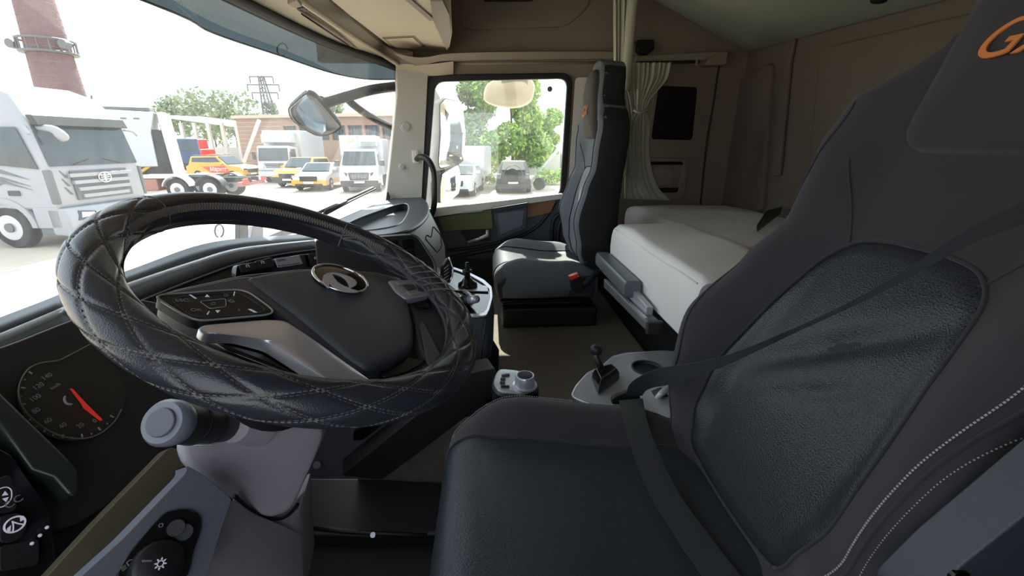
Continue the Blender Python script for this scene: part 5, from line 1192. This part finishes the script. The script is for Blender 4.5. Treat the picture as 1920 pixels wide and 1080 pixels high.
bx(L2, bt, 'chassis', M['vblack'], -7.2, -1.0, -.4, .4, .6, .9)
# ---- second plain white container box further right and white container
L3 = Loc(PZ(640, 345, GZ) + V((0.2, 4, 0)), radians(-80))
wb = vroot('cargo_container', 'large plain white cargo box between the box truck and the van', 'container', L3)
bx(L3, wb, 'body', M['vwhite'], -6, 0, -1.25, 1.25, .8, 3.05, .03)
bx(L3, wb, 'door_seam', M['vgrey'], 0, .015, -.01, .01, .85, 3.0, 0)
bx(L3, wb, 'chassis', M['vblack'], -5.5, -.3, -.5, .5, .55, .8)
for s_ in (-1, 1): wheel(wb, L3.p(-4, s_ * 1.0, .45), .45, .35, L3.s)
# ---- yellow suv
L4 = Loc(PZ(554, 352, GZ) + V((-.2, 2.2, 0)), radians(-94))
car(L4, 'yellow_suv', 'yellow suv facing the camera beside the box truck', M['vyellow'], M['vblack'], 'suv', glass=M['vglass'])
L5 = Loc(PZ(603, 357, GZ) + V((-.45, 1.6, 0)), radians(-88))
wy = car(L5, 'white_yellow_car', 'white and yellow small car between the yellow suv and the white van', M['vwhite'], M['vyellow'], 'sedan')
# ---- white van
L6 = Loc(PZ(670, 363, GZ) + V((0.1, .3, 0)), radians(-83))
vn = vroot('cargo_van', 'white van with a black lattice grille facing the camera by the pillar', 'van', L6)
P = [(-2.0, .45), (-2.0, 2.10), (-1.3, 2.2), (-1.0, 2.15), (-.42, 1.38), (-.02, 1.18), (.06, .9), (.06, .45)]
Wv = .99
a, v = L6.prof(P, -Wv, Wv); ins = [L6.s * (.14 * smooth01(1.2, 2.2, p[1])) for p in P]
MB().rings([[p + i_ for p, i_ in zip(a, ins)], [p + v - i_ for p, i_ in zip(a, ins)]], True).build('cab_body', M['vwhite'], vn, bevel=.08, seg=3)
MB().slab([L6.p(-.96, -Wv * .80, 2.08), L6.p(-.96, Wv * .80, 2.08), L6.p(-.40, Wv * .88, 1.42), L6.p(-.40, -Wv * .88, 1.42)], L6.f * .04 + V((0, 0, .03))).build('windshield', M['vglass'], vn, bevel=.01)
gr_ = plate([L6.p(.07, l, u) for l, u in ((-.52, 1.05), (.52, 1.05), (.46, .68), (-.46, .68))], [[L6.p(.07, l, u) for l, u in ((-.46, 1.0), (.46, 1.0), (.41, .73), (-.41, .73))]], L6.f * .04).build('grille', M['vblack'], vn)
for k in range(4): bx(L6, vn, 'grille_bar', M['vgrey'], .07, .10, -.44, .44, .75 + .065 * k, .775 + .065 * k, 0)
for k in range(6): bx(L6, vn, 'grille_bar', M['vgrey'], .07, .10, -.40 + .15 * k, -.38 + .15 * k, .72, 1.0, 0)
bx(L6, vn, 'bumper', M['vblack'], -.05, .12, -.96, .96, .32, .64, .05)
bx(L6, vn, 'number_plate', M['white'], .12, .13, -.26, .26, .52, .62, .003)
for s_ in (-1, 1):
    MB().slab([L6.p(.04, s_ * .58, 1.02), L6.p(-.10, s_ * .95, 1.14), L6.p(-.12, s_ * .97, .95), L6.p(.05, s_ * .60, .88)], L6.f * .04).build('headlight', M['vglass'], vn, bevel=.01)
    MB().slab([L6.p(-1.6, s_ * .92, 1.95), L6.p(-1.1, s_ * .92, 1.95), L6.p(-.62, s_ * .97, 1.4), L6.p(-1.6, s_ * .98, 1.35)], L6.s * s_ * .03).build('side_window', M['vglass'], vn, bevel=.01)
    bx(L6, vn, 'mirror', M['vblack'], -.8, -.62, s_ * 1.05, s_ * 1.28, 1.35, 1.65, .03)
    wheel(vn, L6.p(-.75, s_ * .86, .36), .36, .24, L6.s); wheel(vn, L6.p(-4.4, s_ * .86, .36), .36, .24, L6.s)
bx(L6, vn, 'cargo_box', M['vwhite'], -5.5, -2.05, -1.1, 1.1, .8, 2.75, .03)
text('57', 'roof_number', L6.p(-2.03, -.55, 2.64), L6.s, V((0, 0, 1)), .32, M['vyellow'], vn)
bx(L6, vn, 'cooling_unit', M['vwhite'], -2.05, -1.7, -.1, .9, 2.35, 2.62, .04)
for k in range(3): bx(L6, vn, 'vent_slat', M['vgrey'], -1.70, -1.69, 0, .8, 2.40 + .07 * k, 2.43 + .07 * k, 0)
# ---- extra white van edge beside pillar
L7 = Loc(PZ(735, 362, GZ) + V((1.0, 3.0, 0)), radians(-78))
w7 = vroot('white_truck', 'white truck half hidden behind the cream windshield pillar', 'truck', L7)
bx(L7, w7, 'body', M['vwhite'], -5, 0, -1.2, 1.2, .5, 2.9, .05); bx(L7, w7, 'bumper', M['vblack'], -.1, .12, -1.1, 1.1, .3, .6)
for s_ in (-1, 1): wheel(w7, L7.p(-.9, s_ * 1.0, .42), .42, .26, L7.s)
# ---- white pickup box van seen through the door window
L8 = Loc(PZ(862, 364, GZ) + V((.15, .6, 0)), radians(-97))
w8 = car(L8, 'white_car', 'white car with a box body seen low in the door window', M['vwhite'], M['vwhite'], 'sedan', Wd=.85)
bx(L8, w8, 'cargo_box', M['vwhite'], -4.4, -1.2, -1.0, 1.0, .75, 2.35, .03)
# ---- burnt car, rear view
L9 = Loc(PZ(967, 363, GZ) + V((0, 1.9, 0)), radians(86))
b9 = vroot('burnt_car', 'charred burnt out car shell seen from behind in front of the trees', 'car', L9)
P = [(-1.9, .30), (-1.95, .95), (-1.75, 1.15), (-1.2, 1.62), (.6, 1.6), (1.2, 1.1), (2.1, .95), (2.1, .3)]
a, v = L9.prof(P, -.88, .88); ins = [L9.s * (.24 * smooth01(.95, 1.65, p[1])) for p in P]
MB().rings([[p + i_ for p, i_ in zip(a, ins)], [p + v - i_ for p, i_ in zip(a, ins)]], True).build('body', M['char'], b9, bevel=.08, seg=3)
MB().slab([L9.p(-1.30, -.52, 1.58), L9.p(-1.30, .52, 1.58), L9.p(-1.80, .62, 1.16), L9.p(-1.80, -.62, 1.16)], V((0, 0, .03)) - L9.f * .03).build('rear_window', M['vblack'], b9, bevel=.01)
MB().cyl(L9.p(-1.98, 0.05, .95), L9.p(-2.08, 0.05, .95), .33, 20).build('spare_wheel', M['tyre'], b9)
MB().tube([L9.p(-2.0, .55 * cos(a), .70 + .75 * sin(a)) for a in [pi * i / 12 for i in range(13)]], .02, 6).build('seal_arch', M['vgrey'], b9, smooth=True)
bx(L9, b9, 'bumper', M['char'], -2.15, -1.9, -.85, .85, .25, .5, .04); bx(L9, b9, 'number_plate', M['white'], -2.1, -2.0, -.26, .26, .52, .6, .005)
for s_ in (-1, 1):
    bx(L9, b9, 'tail_light', M['vgrey'], -2.0, -1.9, s_ * .62, s_ * .85, .75, 1.0)
    for f_ in (-1.2, 1.3): wheel(b9, L9.p(f_, s_ * .82, .33), .33, .22, L9.s)
L9b = Loc(PZ(1006, 358, GZ) + V((.15, .4, 0)), radians(60))
tw = MB(); tw.tube([L9b.p(0, 0, .34), L9b.p(.22, 0, .34)], .34, 20); tw = tw.build('loose_tyre', M['tyre'], smooth=True, autos=40)
tag(tw, 'loose dark tyre standing to the right of the burnt car', 'tyre')
# ---- leaning pole
lp = MB().tube([PZ(992, 344, GZ), PY(1050, 276, PZ(992, 344, GZ).y + .5)], .10, 8).build('leaning_post', M['concrete'], smooth=True, autos=40)
tag(lp, 'pale post leaning diagonally to the right of the burnt car', 'post')
# ---- fence of grey panels
fp0 = PZ(1000, 334, GZ); fn = thing('panel_fence', 'grey panel fence behind the bushes at the right of the door window', 'fence', tuple(fp0))
for k in range(9):
    MB().box(fp0 + V((-1.0 + 1.22 * k, 0, .95)), (1.16, .06, 1.5)).build('panel', M['concrete'], fn, bevel=.01)
    MB().box(fp0 + V((-1.6 + 1.22 * k, .05, .95)), (.08, .1, 1.7)).build('post', M['vgrey'], fn)
# ---- building
bg = thing('block_building', 'long low pinkish building with a row of upper windows behind the vans', 'building', tuple(PZ(462, 330, GZ) + V((0, 12, 0))))
A0 = PY(456, 300, 52); A0.z = GZ; A1 = PY(760, 320, 46); A1.z = GZ
zt_ = PY(458, 209, 52).z; z2 = PY(745, 232, 46).z
zt_ = (zt_ + z2) / 2 if abs(zt_ - z2) < 1.5 else zt_
dv = (A1 - A0); Lb = dv.length; dn = dv.normalized(); nb_ = V((dn.y, -dn.x, 0)); 
if nb_.y > 0: nb_ = -nb_
ext_ = dn * 14
Hb = zt_ - GZ
wins = []
holes = []
nW = 7; ww = Lb * .082
def bp_(u, h, o=0.0): return A0 + dn * u + V((0, 0, h)) + nb_ * o
for k in range(nW):
    u0 = Lb * (.30 + .098 * k)
    holes.append([bp_(u0, Hb * .56), bp_(u0 + ww, Hb * .56), bp_(u0 + ww, Hb * .84), bp_(u0, Hb * .84)])
plate([bp_(0, 0), bp_(Lb, 0), bp_(Lb, Hb), bp_(0, Hb)], holes, -nb_ * .4).build('front_wall', M['brickwall'], bg)
MB().slab([bp_(0, 0, -.45), bp_(Lb, 0, -.45), bp_(Lb, 0) - nb_ * 9, bp_(0, 0) - nb_ * 9], V((0, 0, Hb * .98))).build('body', M['brickwall'], bg)
MB().slab([bp_(-.3, Hb, .3), bp_(Lb + .3, Hb, .3), bp_(Lb + .3, Hb, -9.3), bp_(-.3, Hb, -9.3)], V((0, 0, .3))).build('roof', M['mortar'], bg)
for k in range(nW):
    u0 = Lb * (.30 + .098 * k); q_ = ww / 4
    w_ = MB().slab([bp_(u0, Hb * .56, -.25), bp_(u0 + ww, Hb * .56, -.25), bp_(u0 + ww, Hb * .84, -.25), bp_(u0, Hb * .84, -.25)], -nb_ * .05).build('window', M['vgrey'], bg)
    for j in range(4):
        MB().slab([bp_(u0 + (j + .1) * q_, Hb * .57, -.2), bp_(u0 + (j + .9) * q_, Hb * .57, -.2), bp_(u0 + (j + .9) * q_, Hb * .83, -.2), bp_(u0 + (j + .1) * q_, Hb * .83, -.2)], -nb_ * .03).build('pane', M['vglass'], w_)
# courses of blocks, each a recess line
cb = MB()
for k in range(1, 12):
    h = Hb * k / 12; cb.slab([bp_(0, h, .02), bp_(Lb * .28, h, .02), bp_(Lb * .28, h + .04, .02), bp_(0, h + .04, .02)], -nb_ * .03)
cb.build('joints', M['mortar'], bg)['kind'] = 'stuff'
# ---- carport / shed on the left
q0 = PY(330, 300, 60); q0.z = GZ; q1 = PY(455, 300, 56); q1.z = GZ
ct = thing('long_shed', 'long pale roofed open shed in the distance left of the pinkish building', 'shed', tuple(q0))
zr_ = PY(440, 240, 58).z
MB().slab([q0 + V((0, 0, zr_ - GZ + 1.2)), q1 + V((0, 0, zr_ - GZ)), q1 + V((0, 8, zr_ - GZ + .2)), q0 + V((0, 8, zr_ - GZ + 1.4))], (0, 0, .35)).build('roof', M['concrete'], ct)
for k in range(6):
    p = q0.lerp(q1, k / 5); MB().box(p + V((0, 0, (zr_ - GZ) / 2 + .3)), (.35, .35, zr_ - GZ + .6)).build('column', M['concrete'], ct)
MB().slab([q0 + V((0, 7, 0)), q1 + V((0, 7, 0)), q1 + V((0, 7, 2)), q0 + V((0, 7, 2))], (0, .2, 0)).build('back_wall', M['concrete'], ct)
# wooden poles
for i, (x0, y0_, x1_, y1_, d_) in enumerate(((452, 310, 486, 215, 44),)):
    p = MB().tube([PZ(x0, 319, GZ), PY(486, 225, PZ(x0, 319, GZ).y)], .18, 8).build('support_strut', M['concrete'], smooth=True)
    tag(p, 'slanting pale strut leaning against the left end of the pinkish building', 'post')
# red tractor and blue truck in the distance
L = Loc(PZ(385, 318, GZ), radians(-20))
rt = vroot('red_tractor', 'small red machine parked in the distance under the shed', 'tractor', L)
bx(L, rt, 'body', M['vred'], -1.8, .9, -.8, .8, .9, 2.0, .15); bx(L, rt, 'bonnet', M['vred'], .6, 2.4, -.5, .5, .9, 1.5, .12); bx(L, rt, 'cab', M['vred'], -1.6, .2, -.75, .75, 2.0, 2.9, .1)
for f_, r in ((-1.1, .8), (1.7, .55)):
    for s_ in (-1, 1): wheel(rt, L.p(f_, s_ * .95, r), r, .4, L.s)
L = Loc(PZ(352, 325, GZ), radians(-60))
bt2 = vroot('blue_truck', 'dark blue truck far off beside the refuse truck', 'truck', L)
pf(L, bt2, 'cab_body', M['vblue'], [(-1.8, .8), (-1.8, 2.9), (-.2, 2.9), (0, 1.8), (0, .8)], -1.2, 1.2, .08)
MB().slab([L.p(-.16, -1, 2.7), L.p(-.16, 1, 2.7), L.p(.0, 1, 1.9), L.p(.0, -1, 1.9)], L.f * .04).build('windshield', M['vglass'], bt2)
bx(L, bt2, 'bumper', M['vblack'], -.2, .1, -1.2, 1.2, .45, .85)
for s_ in (-1, 1): wheel(bt2, L.p(-.9, s_ * 1.0, .5), .5, .3, L.s)
# ---- chimney (brick courses as rings)
chb = PY(118, 176, 46); cht = PY(72, -40, 46); 
cw0, cw1 = 2.05, 1.42
chm = thing('factory_chimney', 'tall dark red brick chimney with a maintenance ring behind the silver truck', 'chimney', (chb.x, chb.y, GZ))
cx_ = PY(90, 90, 46).x
nC = 34; z0_, z1_ = GZ, cht.z + 4
for k in range(nC):
    za, zb_ = lerp(z0_, z1_, k / nC), lerp(z0_, z1_, (k + 1) / nC)
    ra, rb_ = lerp(2.0, 1.15, k / nC), lerp(2.0, 1.15, (k + 1) / nC)
    MB().tube([(cx_, chb.y, za + .04), (cx_, chb.y, zb_)], [ra, rb_], 20).build('course', M['chimney'], chm, smooth=True, autos=40)
MB().tube([(cx_, chb.y, z0_), (cx_, chb.y, z1_)], [1.95, 1.1], 20).build('core', M['mortar'], chm, smooth=True)
zp = PY(90, 100, 46).z
for dz in (-.0, 1.0):
    MB().tube([(cx_ + 1.95 * cos(a), chb.y + 1.95 * sin(a), zp + dz) for a in [2 * pi * i / 24 for i in range(25)]], .10, 6).build('gallery_ring', M['vgrey'], chm, smooth=True)
for i in range(16):
    a = 2 * pi * i / 16; MB().tube([(cx_ + 1.95 * cos(a), chb.y + 1.95 * sin(a), zp), (cx_ + 1.95 * cos(a), chb.y + 1.95 * sin(a), zp + 1)], .06, 5).build('gallery_post', M['vgrey'], chm)
MB().slab([(cx_ + 2.0 * cos(2 * pi * i / 24), chb.y + 2.0 * sin(2 * pi * i / 24), zp - .1) for i in range(24)], (0, 0, .12)).build('gallery_deck', M['vgrey'], chm)
for s_ in (-1, 1):
    c = V((cx_ + s_ * 2.2, chb.y - .8, zp + .6)); MB().cyl(c - V((0, .3, 0)), c + V((0, .3, 0))  , .38, 12).build('antenna_dish', M['vgrey'], chm)
# ---- pylon
pb_ = PY(503, 208, 70); pt_ = PY(489, 142, 70)
py = thing('power_pylon', 'thin grey lattice power pylon above the pinkish building', 'pylon', (pb_.x, pb_.y, GZ))
pz = V((pb_.x + .6, pb_.y, GZ))
for s1 in (-1, 1):
    for s2 in (-1, 1):
        MB().tube([pz + V((s1 * 1.1, s2 * 1.1, 0)), pt_ + V((s1 * .25, s2 * .25, 0))], .12, 5).build('leg', M['vgrey'], py)
lat = MB(); H_ = pt_.z - GZ
for k in range(12):
    a_, b_ = k / 12, (k + 1) / 12
    for s1 in (-1, 1):
        pA = (pz + V((s1 * 1.1, -1.1, 0))).lerp(pt_ + V((s1 * .25, -.25, 0)), a_); pB = (pz + V((-s1 * 1.1, -1.1, 0))).lerp(pt_ + V((-s1 * .25, -.25, 0)), b_)
        lat.tube([pA, pB], .06, 4)
lat.build('lattice', M['vgrey'], py)['kind'] = 'stuff'
for k, (w_, hh) in enumerate(((1.6, .99), (2.2, .90), (1.8, .81))):
    c = pz.lerp(pt_, hh); MB().tube([c + V((-w_, 0, 0)), c + V((w_, 0, 0))], .10, 5).build('crossarm', M['vgrey'], py)
    for s_ in (-1, 1):
        MB().tube([c + V((s_ * w_, 0, 0)), c + V((s_ * w_, 0, -.9))], .09, 5).build('insulator', M['vgrey'], py)
# ---- trees
def tree(name, label, base, h, crown, m, cat='tree', group=None, nl=2600, leaf=.16, trunk=.12, seed=0, m2=None):
    rr = random.Random(seed); t = thing(name, label, cat, tuple(base), 0, group)
    base = V(base)
    if trunk > 0:
        tm = MB(); tm.tube(cr([base, base + V((.1, 0, h * .35)), base + V((-.05, .1, h * .8))], 4), [trunk * (1 - .07 * i) for i in range(9)], 8)
        for i in range(5):
            a = rr.uniform(0, 6.28); q = base + V((0, 0, h * (.35 + .1 * i))); tm.tube([q, q + V((cos(a) * crown[0] * .5, sin(a) * crown[0] * .5, h * .2))], [trunk * .5, trunk * .15], 5)
        tm.build('trunk', M['bark'], t, smooth=True)
    blobs = []
    for i in range(14):
        a = rr.uniform(0, 6.28); q = rr.uniform(0, 1) ** .5
        blobs.append((V((crown[0] * .75 * q * cos(a), crown[0] * .55 * q * sin(a), rr.uniform(crown[1], h))), rr.uniform(.28, .5) * crown[0]))
    for mi, (mm, cnt) in enumerate(((m, int(nl * .6)), (m2 or m, int(nl * .4)))):
        mb = MB()
        for i in range(cnt):
            c, r = rr.choice(blobs); d = V((rr.gauss(0, 1), rr.gauss(0, 1), rr.gauss(0, 1))).normalized() * r * rr.uniform(.6, 1.0)
            p = base + c + d
            if p.z < GZ + .1: continue
            u = V((rr.gauss(0, 1), rr.gauss(0, 1), rr.gauss(0, 1))).normalized(); w_ = u.orthogonal().normalized(); s_ = leaf * rr.uniform(.6, 1.4)
            k = len(mb.v); mb.v += [p - u * s_, p + w_ * s_ * .5, p + u * s_, p - w_ * s_ * .5]; mb.f.append((k, k + 1, k + 2, k + 3))
        o = mb.build('foliage', mm, t, recalc=False); o['kind'] = 'stuff'
    return t
tb = PZ(945, 345, GZ)
tree('leafy_tree', 'bright green leafy tree in the middle of the door window', PZ(955, 343, GZ) + V((.2, 1.5, 0)), 6.3, (2.7, 1.2), M['foliage'], nl=11000, leaf=.17, seed=2, m2=M['foliage2'])
tree('leafy_tree', 'dull grey green tree at the left of the door window beside the mirror', PZ(890, 343, GZ) + V((-.6, 7.5, 0)), 7.0, (2.6, 1.0), M['foliage3'], nl=9000, leaf=.17, seed=5, m2=M['foliage'])
tree('leafy_tree', 'smaller round green tree right of the bright tree over the fence', PZ(1015, 340, GZ) + V((1.4, 9.5, 0)), 5.0, (1.9, .8), M['foliage'], nl=6000, leaf=.16, seed=9, m2=M['foliage2'])
tree('shrub', 'low green bush in front of the grey panel fence', PZ(1035, 346, GZ), .9, (1.1, .2), M['foliage2'], cat='bush', nl=900, leaf=.10, trunk=0.02, seed=11, m2=M['foliage'])
tree('shrub', 'yellow green bush between the white car and the burnt car', PZ(917, 345, GZ) + V((0, -.3, 0)), 1.4, (.45, .2), M['foliage2'], cat='bush', nl=900, leaf=.10, trunk=0.02, seed=12, m2=M['foliage'])
tree('shrub', 'small green bush beside the box truck wheel', PZ(480, 336, GZ) + V((.4, 1.5, 0)), 1.2, (1.1, .2), M['foliage2'], cat='bush', nl=700, leaf=.12, trunk=0.02, seed=13, m2=M['foliage'])
for i, (x, Y_, h_, lab) in enumerate(((405, 95, 11, 'pale distant tree behind the long shed'), (445, 90, 10, 'distant tree just left of the pinkish building'), (350, 100, 10, 'distant tree rising beside the refuse truck'))):
    b = PY(x, 275, Y_); b.z = GZ; tree('distant_tree', lab, b, h_, (5.5, 4), M['foliage3'], nl=900, leaf=.5, trunk=.2, seed=20 + i)
b = PY(512, 230, 74); b.z = GZ; tree('distant_conifer', 'small dark tree top beside the power pylon', b, PY(512, 196, 74).z - GZ, (1.6, 4), M['foliage3'], nl=600, leaf=.3, trunk=.15, seed=31)
b = PY(636, 230, 68); b.z = GZ; tree('distant_conifer', 'small dark tree top behind the roof right of the mirror', b, PY(636, 192, 68).z - GZ, (1.4, 4), M['foliage3'], nl=600, leaf=.3, trunk=.15, seed=32)
# ================================================================ OWN TRUCK OUTSIDE PARTS
vs_ = thing('sun_visor', 'smoked translucent sun visor outside the top of the windshield', 'visor', (-.95, 1.3, .35))
VT = cr([PY(741, 118, 2.60), PY(700, 100, 2.50), V((-.80, 2.1, .50)), V((-.86, 1.6, .51)), V((-.88, 1.1, .51)), V((-.84, .5, .51)), V((-.73, .05, .49))], 6)
VB = cr([PY(741, 149, 2.57), PY(684, 148, 2.44), PY(620, 136, 2.22), PY(530, 106, 1.88), PY(400, 62, 1.50), PY(272, 2, 1.18), V((-1.02, .35, .36))], 6)
sheet([[a.lerp(b, t) for a, b in zip(VT, VB)] for t in (0, .25, .5, .75, 1)]).build('tinted_panel', M['smoke'], vs_, smooth=True, recalc=False)
MB().tube([b for b in VB], .003, 6).build('lower_edge', M['vgrey'], vs_, smooth=True)
# front mirror
fm_ = thing('front_mirror', 'large front mirror on a black bar seen through the windshield', 'mirror', tuple(PY(590, 215, 2.35)))
FMf = Frame(PY(590, 218, 2.35), V((.20, -.85, -.50)), (1, .3, 0))
mo = cr([tuple(FMf.at(x, y)) for x, y in ((541, 206), (548, 196), (570, 177), (578, 176), (592, 182), (612, 204), (636, 232), (638, 240), (622, 250), (606, 254), (590, 252), (568, 240), (548, 224))], 3, True)
pad(mo, -FMf.n, .07, .02, .03, 3).build('housing', M['vblack'], fm_, smooth=True)
pad([p.lerp(sum(mo, V((0, 0, 0))) / len(mo), .05) for p in mo], FMf.n, .004, .0, .001, 5).build('mirror_pane', M['mirror'], fm_, smooth=True)
MB().tube(mo + [mo[0]], .004, 6).build('bezel', M['vblack'], fm_, smooth=True)
MB().tube(cr([PY(598, 196, 2.40), PY(625, 189, 2.42), PY(655, 180, 2.46), PY(700, 168, 2.52), PY(760, 160, 2.62)], 5), .026, 10).build('support_arm', M['vblack'], fm_, smooth=True)
MB().tube(cr([PY(650, 184, 2.46), PY(662, 196, 2.48), PY(690, 216, 2.52), PY(720, 232, 2.58), PY(760, 250, 2.66)], 5), .020, 10).build('brace_arm', M['vblack'], fm_, smooth=True)
MB().box(PY(600, 190, 2.42), (.05, .05, .05)).build('joint', M['vblack'], fm_, bevel=.012)
# wiper
wp_ = thing('wiper', 'windshield wiper resting near the base of the glass on the passenger side', 'wiper', tuple(PY(640, 385, 2.2)))
wa = [PY(590, 402, 1.98), PY(640, 380, 2.12), PY(700, 352, 2.34)]
MB().tube([wa[0], wa[1], wa[2]], .007, 6).build('blade_frame', M['vgrey'], wp_, smooth=True)
MB().tube([PY(604, 406, 1.98), PY(660, 376, 2.16), PY(705, 354, 2.34)], .004, 6).build('rubber_blade', M['vblack'], wp_, smooth=True)
MB().tube([PY(650, 378, 2.14), PY(612, 396, 2.02), PY(596, 420, 1.95)], .009, 6).build('wiper_arm', M['vblack'], wp_, smooth=True)
# corner posts seen through the wheel: pull ring and black flap
rg = thing('ring_hook', 'dark metal ring standing outside the glass seen through the wheel', 'ring', tuple(PX(411, 433, -1.12)))
c = PX(411, 433, -1.12); MB().tube([c + CR * .018 * cos(a) + CU * .027 * sin(a) for a in [-1.2 + i * 5.6 / 20 for i in range(21)]], .0035, 6).build('ring', M['vgrey'], rg, smooth=True)
fk_ = thing('front_bracket', 'black bracket with a purple grey flap outside the glass seen through the wheel', 'bracket', tuple(PX(460, 435, -1.10)))
MB().slab([PX(x, y, -1.10) for x, y in ((449, 418), (466, 418), (466, 452), (449, 452))], (-.02, 0, 0)).build('post', M['vblack'], fk_, bevel=.003)
MB().slab([PX(x, y, -1.11) for x, y in ((474, 424), (494, 420), (494, 450), (470, 450))], (-.02, 0, 0)).build('flap', M['lgrey'], fk_, bevel=.003)
# side mirrors in the door window
sm_ = thing('side_mirror', 'tall white backed side mirror outside the door window with two panes', 'mirror', tuple(PY(835, 290, 2.95)))
FM2 = Frame(PY(845, 250, 2.95), V((.80, -.60, 0.0)), (.6, .8, 0))
o1 = [tuple(FM2.at(x, y)) for x, y in ((824, 196), (834, 186), (856, 190), (867, 204), (870, 250), (868, 300), (862, 306), (826, 316), (822, 310), (824, 250))]
o1 = rnd(o1, .01, 3); c1 = sum(o1, V((0, 0, 0))) / len(o1)
def convex(o, n, rad, name, par):
    c = sum(o, V((0, 0, 0))) / len(o); R = []
    for q in (1, .85, .7, .55, .4, .25, .12): R.append([c + (p - c) * q + n * (sqrt(max(0, rad * rad - ((p - c) * q).length ** 2)) - sqrt(rad * rad - max((p_ - c).length for p_ in o) ** 2)) for p in o])
    MB().rings(R, True, False, True).build(name, M['mirror'], par, smooth=True, recalc=False)
pad([c1 + (p - c1) * 1.06 for p in o1], -FM2.n, .10, .02, .03, 3).build('main_housing', M['vwhite'], sm_, smooth=True)
convex(o1, FM2.n, 1.6, 'main_pane', sm_)
MB().tube(o1 + [o1[0]], .004, 6).build('main_bezel', M['vblack'], sm_, smooth=True)
o2 = rnd([tuple(FM2.at(x, y)) for x, y in ((826, 326), (860, 308), (861, 340), (856, 362), (842, 374), (824, 380), (822, 350))], .012, 3); c2 = sum(o2, V((0, 0, 0))) / len(o2)
pad([c2 + (p - c2) * 1.05 for p in o2], -FM2.n, .08, .02, .03, 3).build('wide_housing', M['vblack'], sm_, smooth=True)
convex(o2, FM2.n, .5, 'wide_pane', sm_)
MB().tube(o2 + [o2[0]], .004, 6).build('wide_bezel', M['vblack'], sm_, smooth=True)
MB().slab(rnd([tuple(PY(x, y, 2.92)) for x, y in ((806, 176), (812, 160), (826, 184), (822, 300), (820, 388), (800, 392), (798, 300))], .015, 3), (-.02, .08, 0)).build('mirror_shell', M['vwhite'], sm_, bevel=.01)
MB().slab(rnd([tuple(PY(x, y, 2.90)) for x, y in ((822, 188), (842, 214), (836, 232), (830, 262), (824, 262))], .006, 3), (0, .03, 0)).build('shell_corner', M['vgrey'], sm_, bevel=.004)
# kerb mirror above
km = thing('kerb_mirror', 'kerb mirror coloured like the cream ground it reflects, hanging outside the top of the door window', 'mirror', tuple(PY(955, 160, 2.95)))
ko = cr([tuple(PY(x, y, 2.95)) for x, y in ((914, 158), (940, 150), (984, 146), (1001, 156), (1001, 176), (994, 192), (975, 201), (950, 203), (925, 198), (907, 186))], 4, True)
pad(ko, (0, -1, .1), .03, .03, .02, 5).build('shell', mat('cream_ground_reflection', (0.85, 0.78, 0.62), .4), km, smooth=True)  # mirror glass, with the reflected cream ground put into its colour
MB().tube([PY(950, 118, 2.62), PY(950, 128, 2.95), PY(957, 152, 2.95)], .03, 8).build('bracket', M['vblack'], km, smooth=True)
MB().slab(rnd([tuple(PY(x, y, 2.91)) for x, y in ((940, 140), (990, 140), (990, 166), (965, 170), (940, 162))], .01, 3), (0, .02, 0)).build('top_cover', M['concrete'], km, bevel=.004)
# black truck parked behind, shows in the side mirror
LB = Loc((10.8, 5.9, GZ), radians(194))
kt = big_truck(LB, 'truck', 'black heavy truck parked behind, only seen reflected in the side mirror', M['vblack'], M['vblack'], False)
# round sensor on door glass
sn = MB().cyl(PY(1031, 167, 2.60), PY(1031, 167, 2.592), .014, 16).build('glass_sensor', M['vgrey']); tag(sn, 'small round grey sticker on the upper right of the door window', 'sticker')
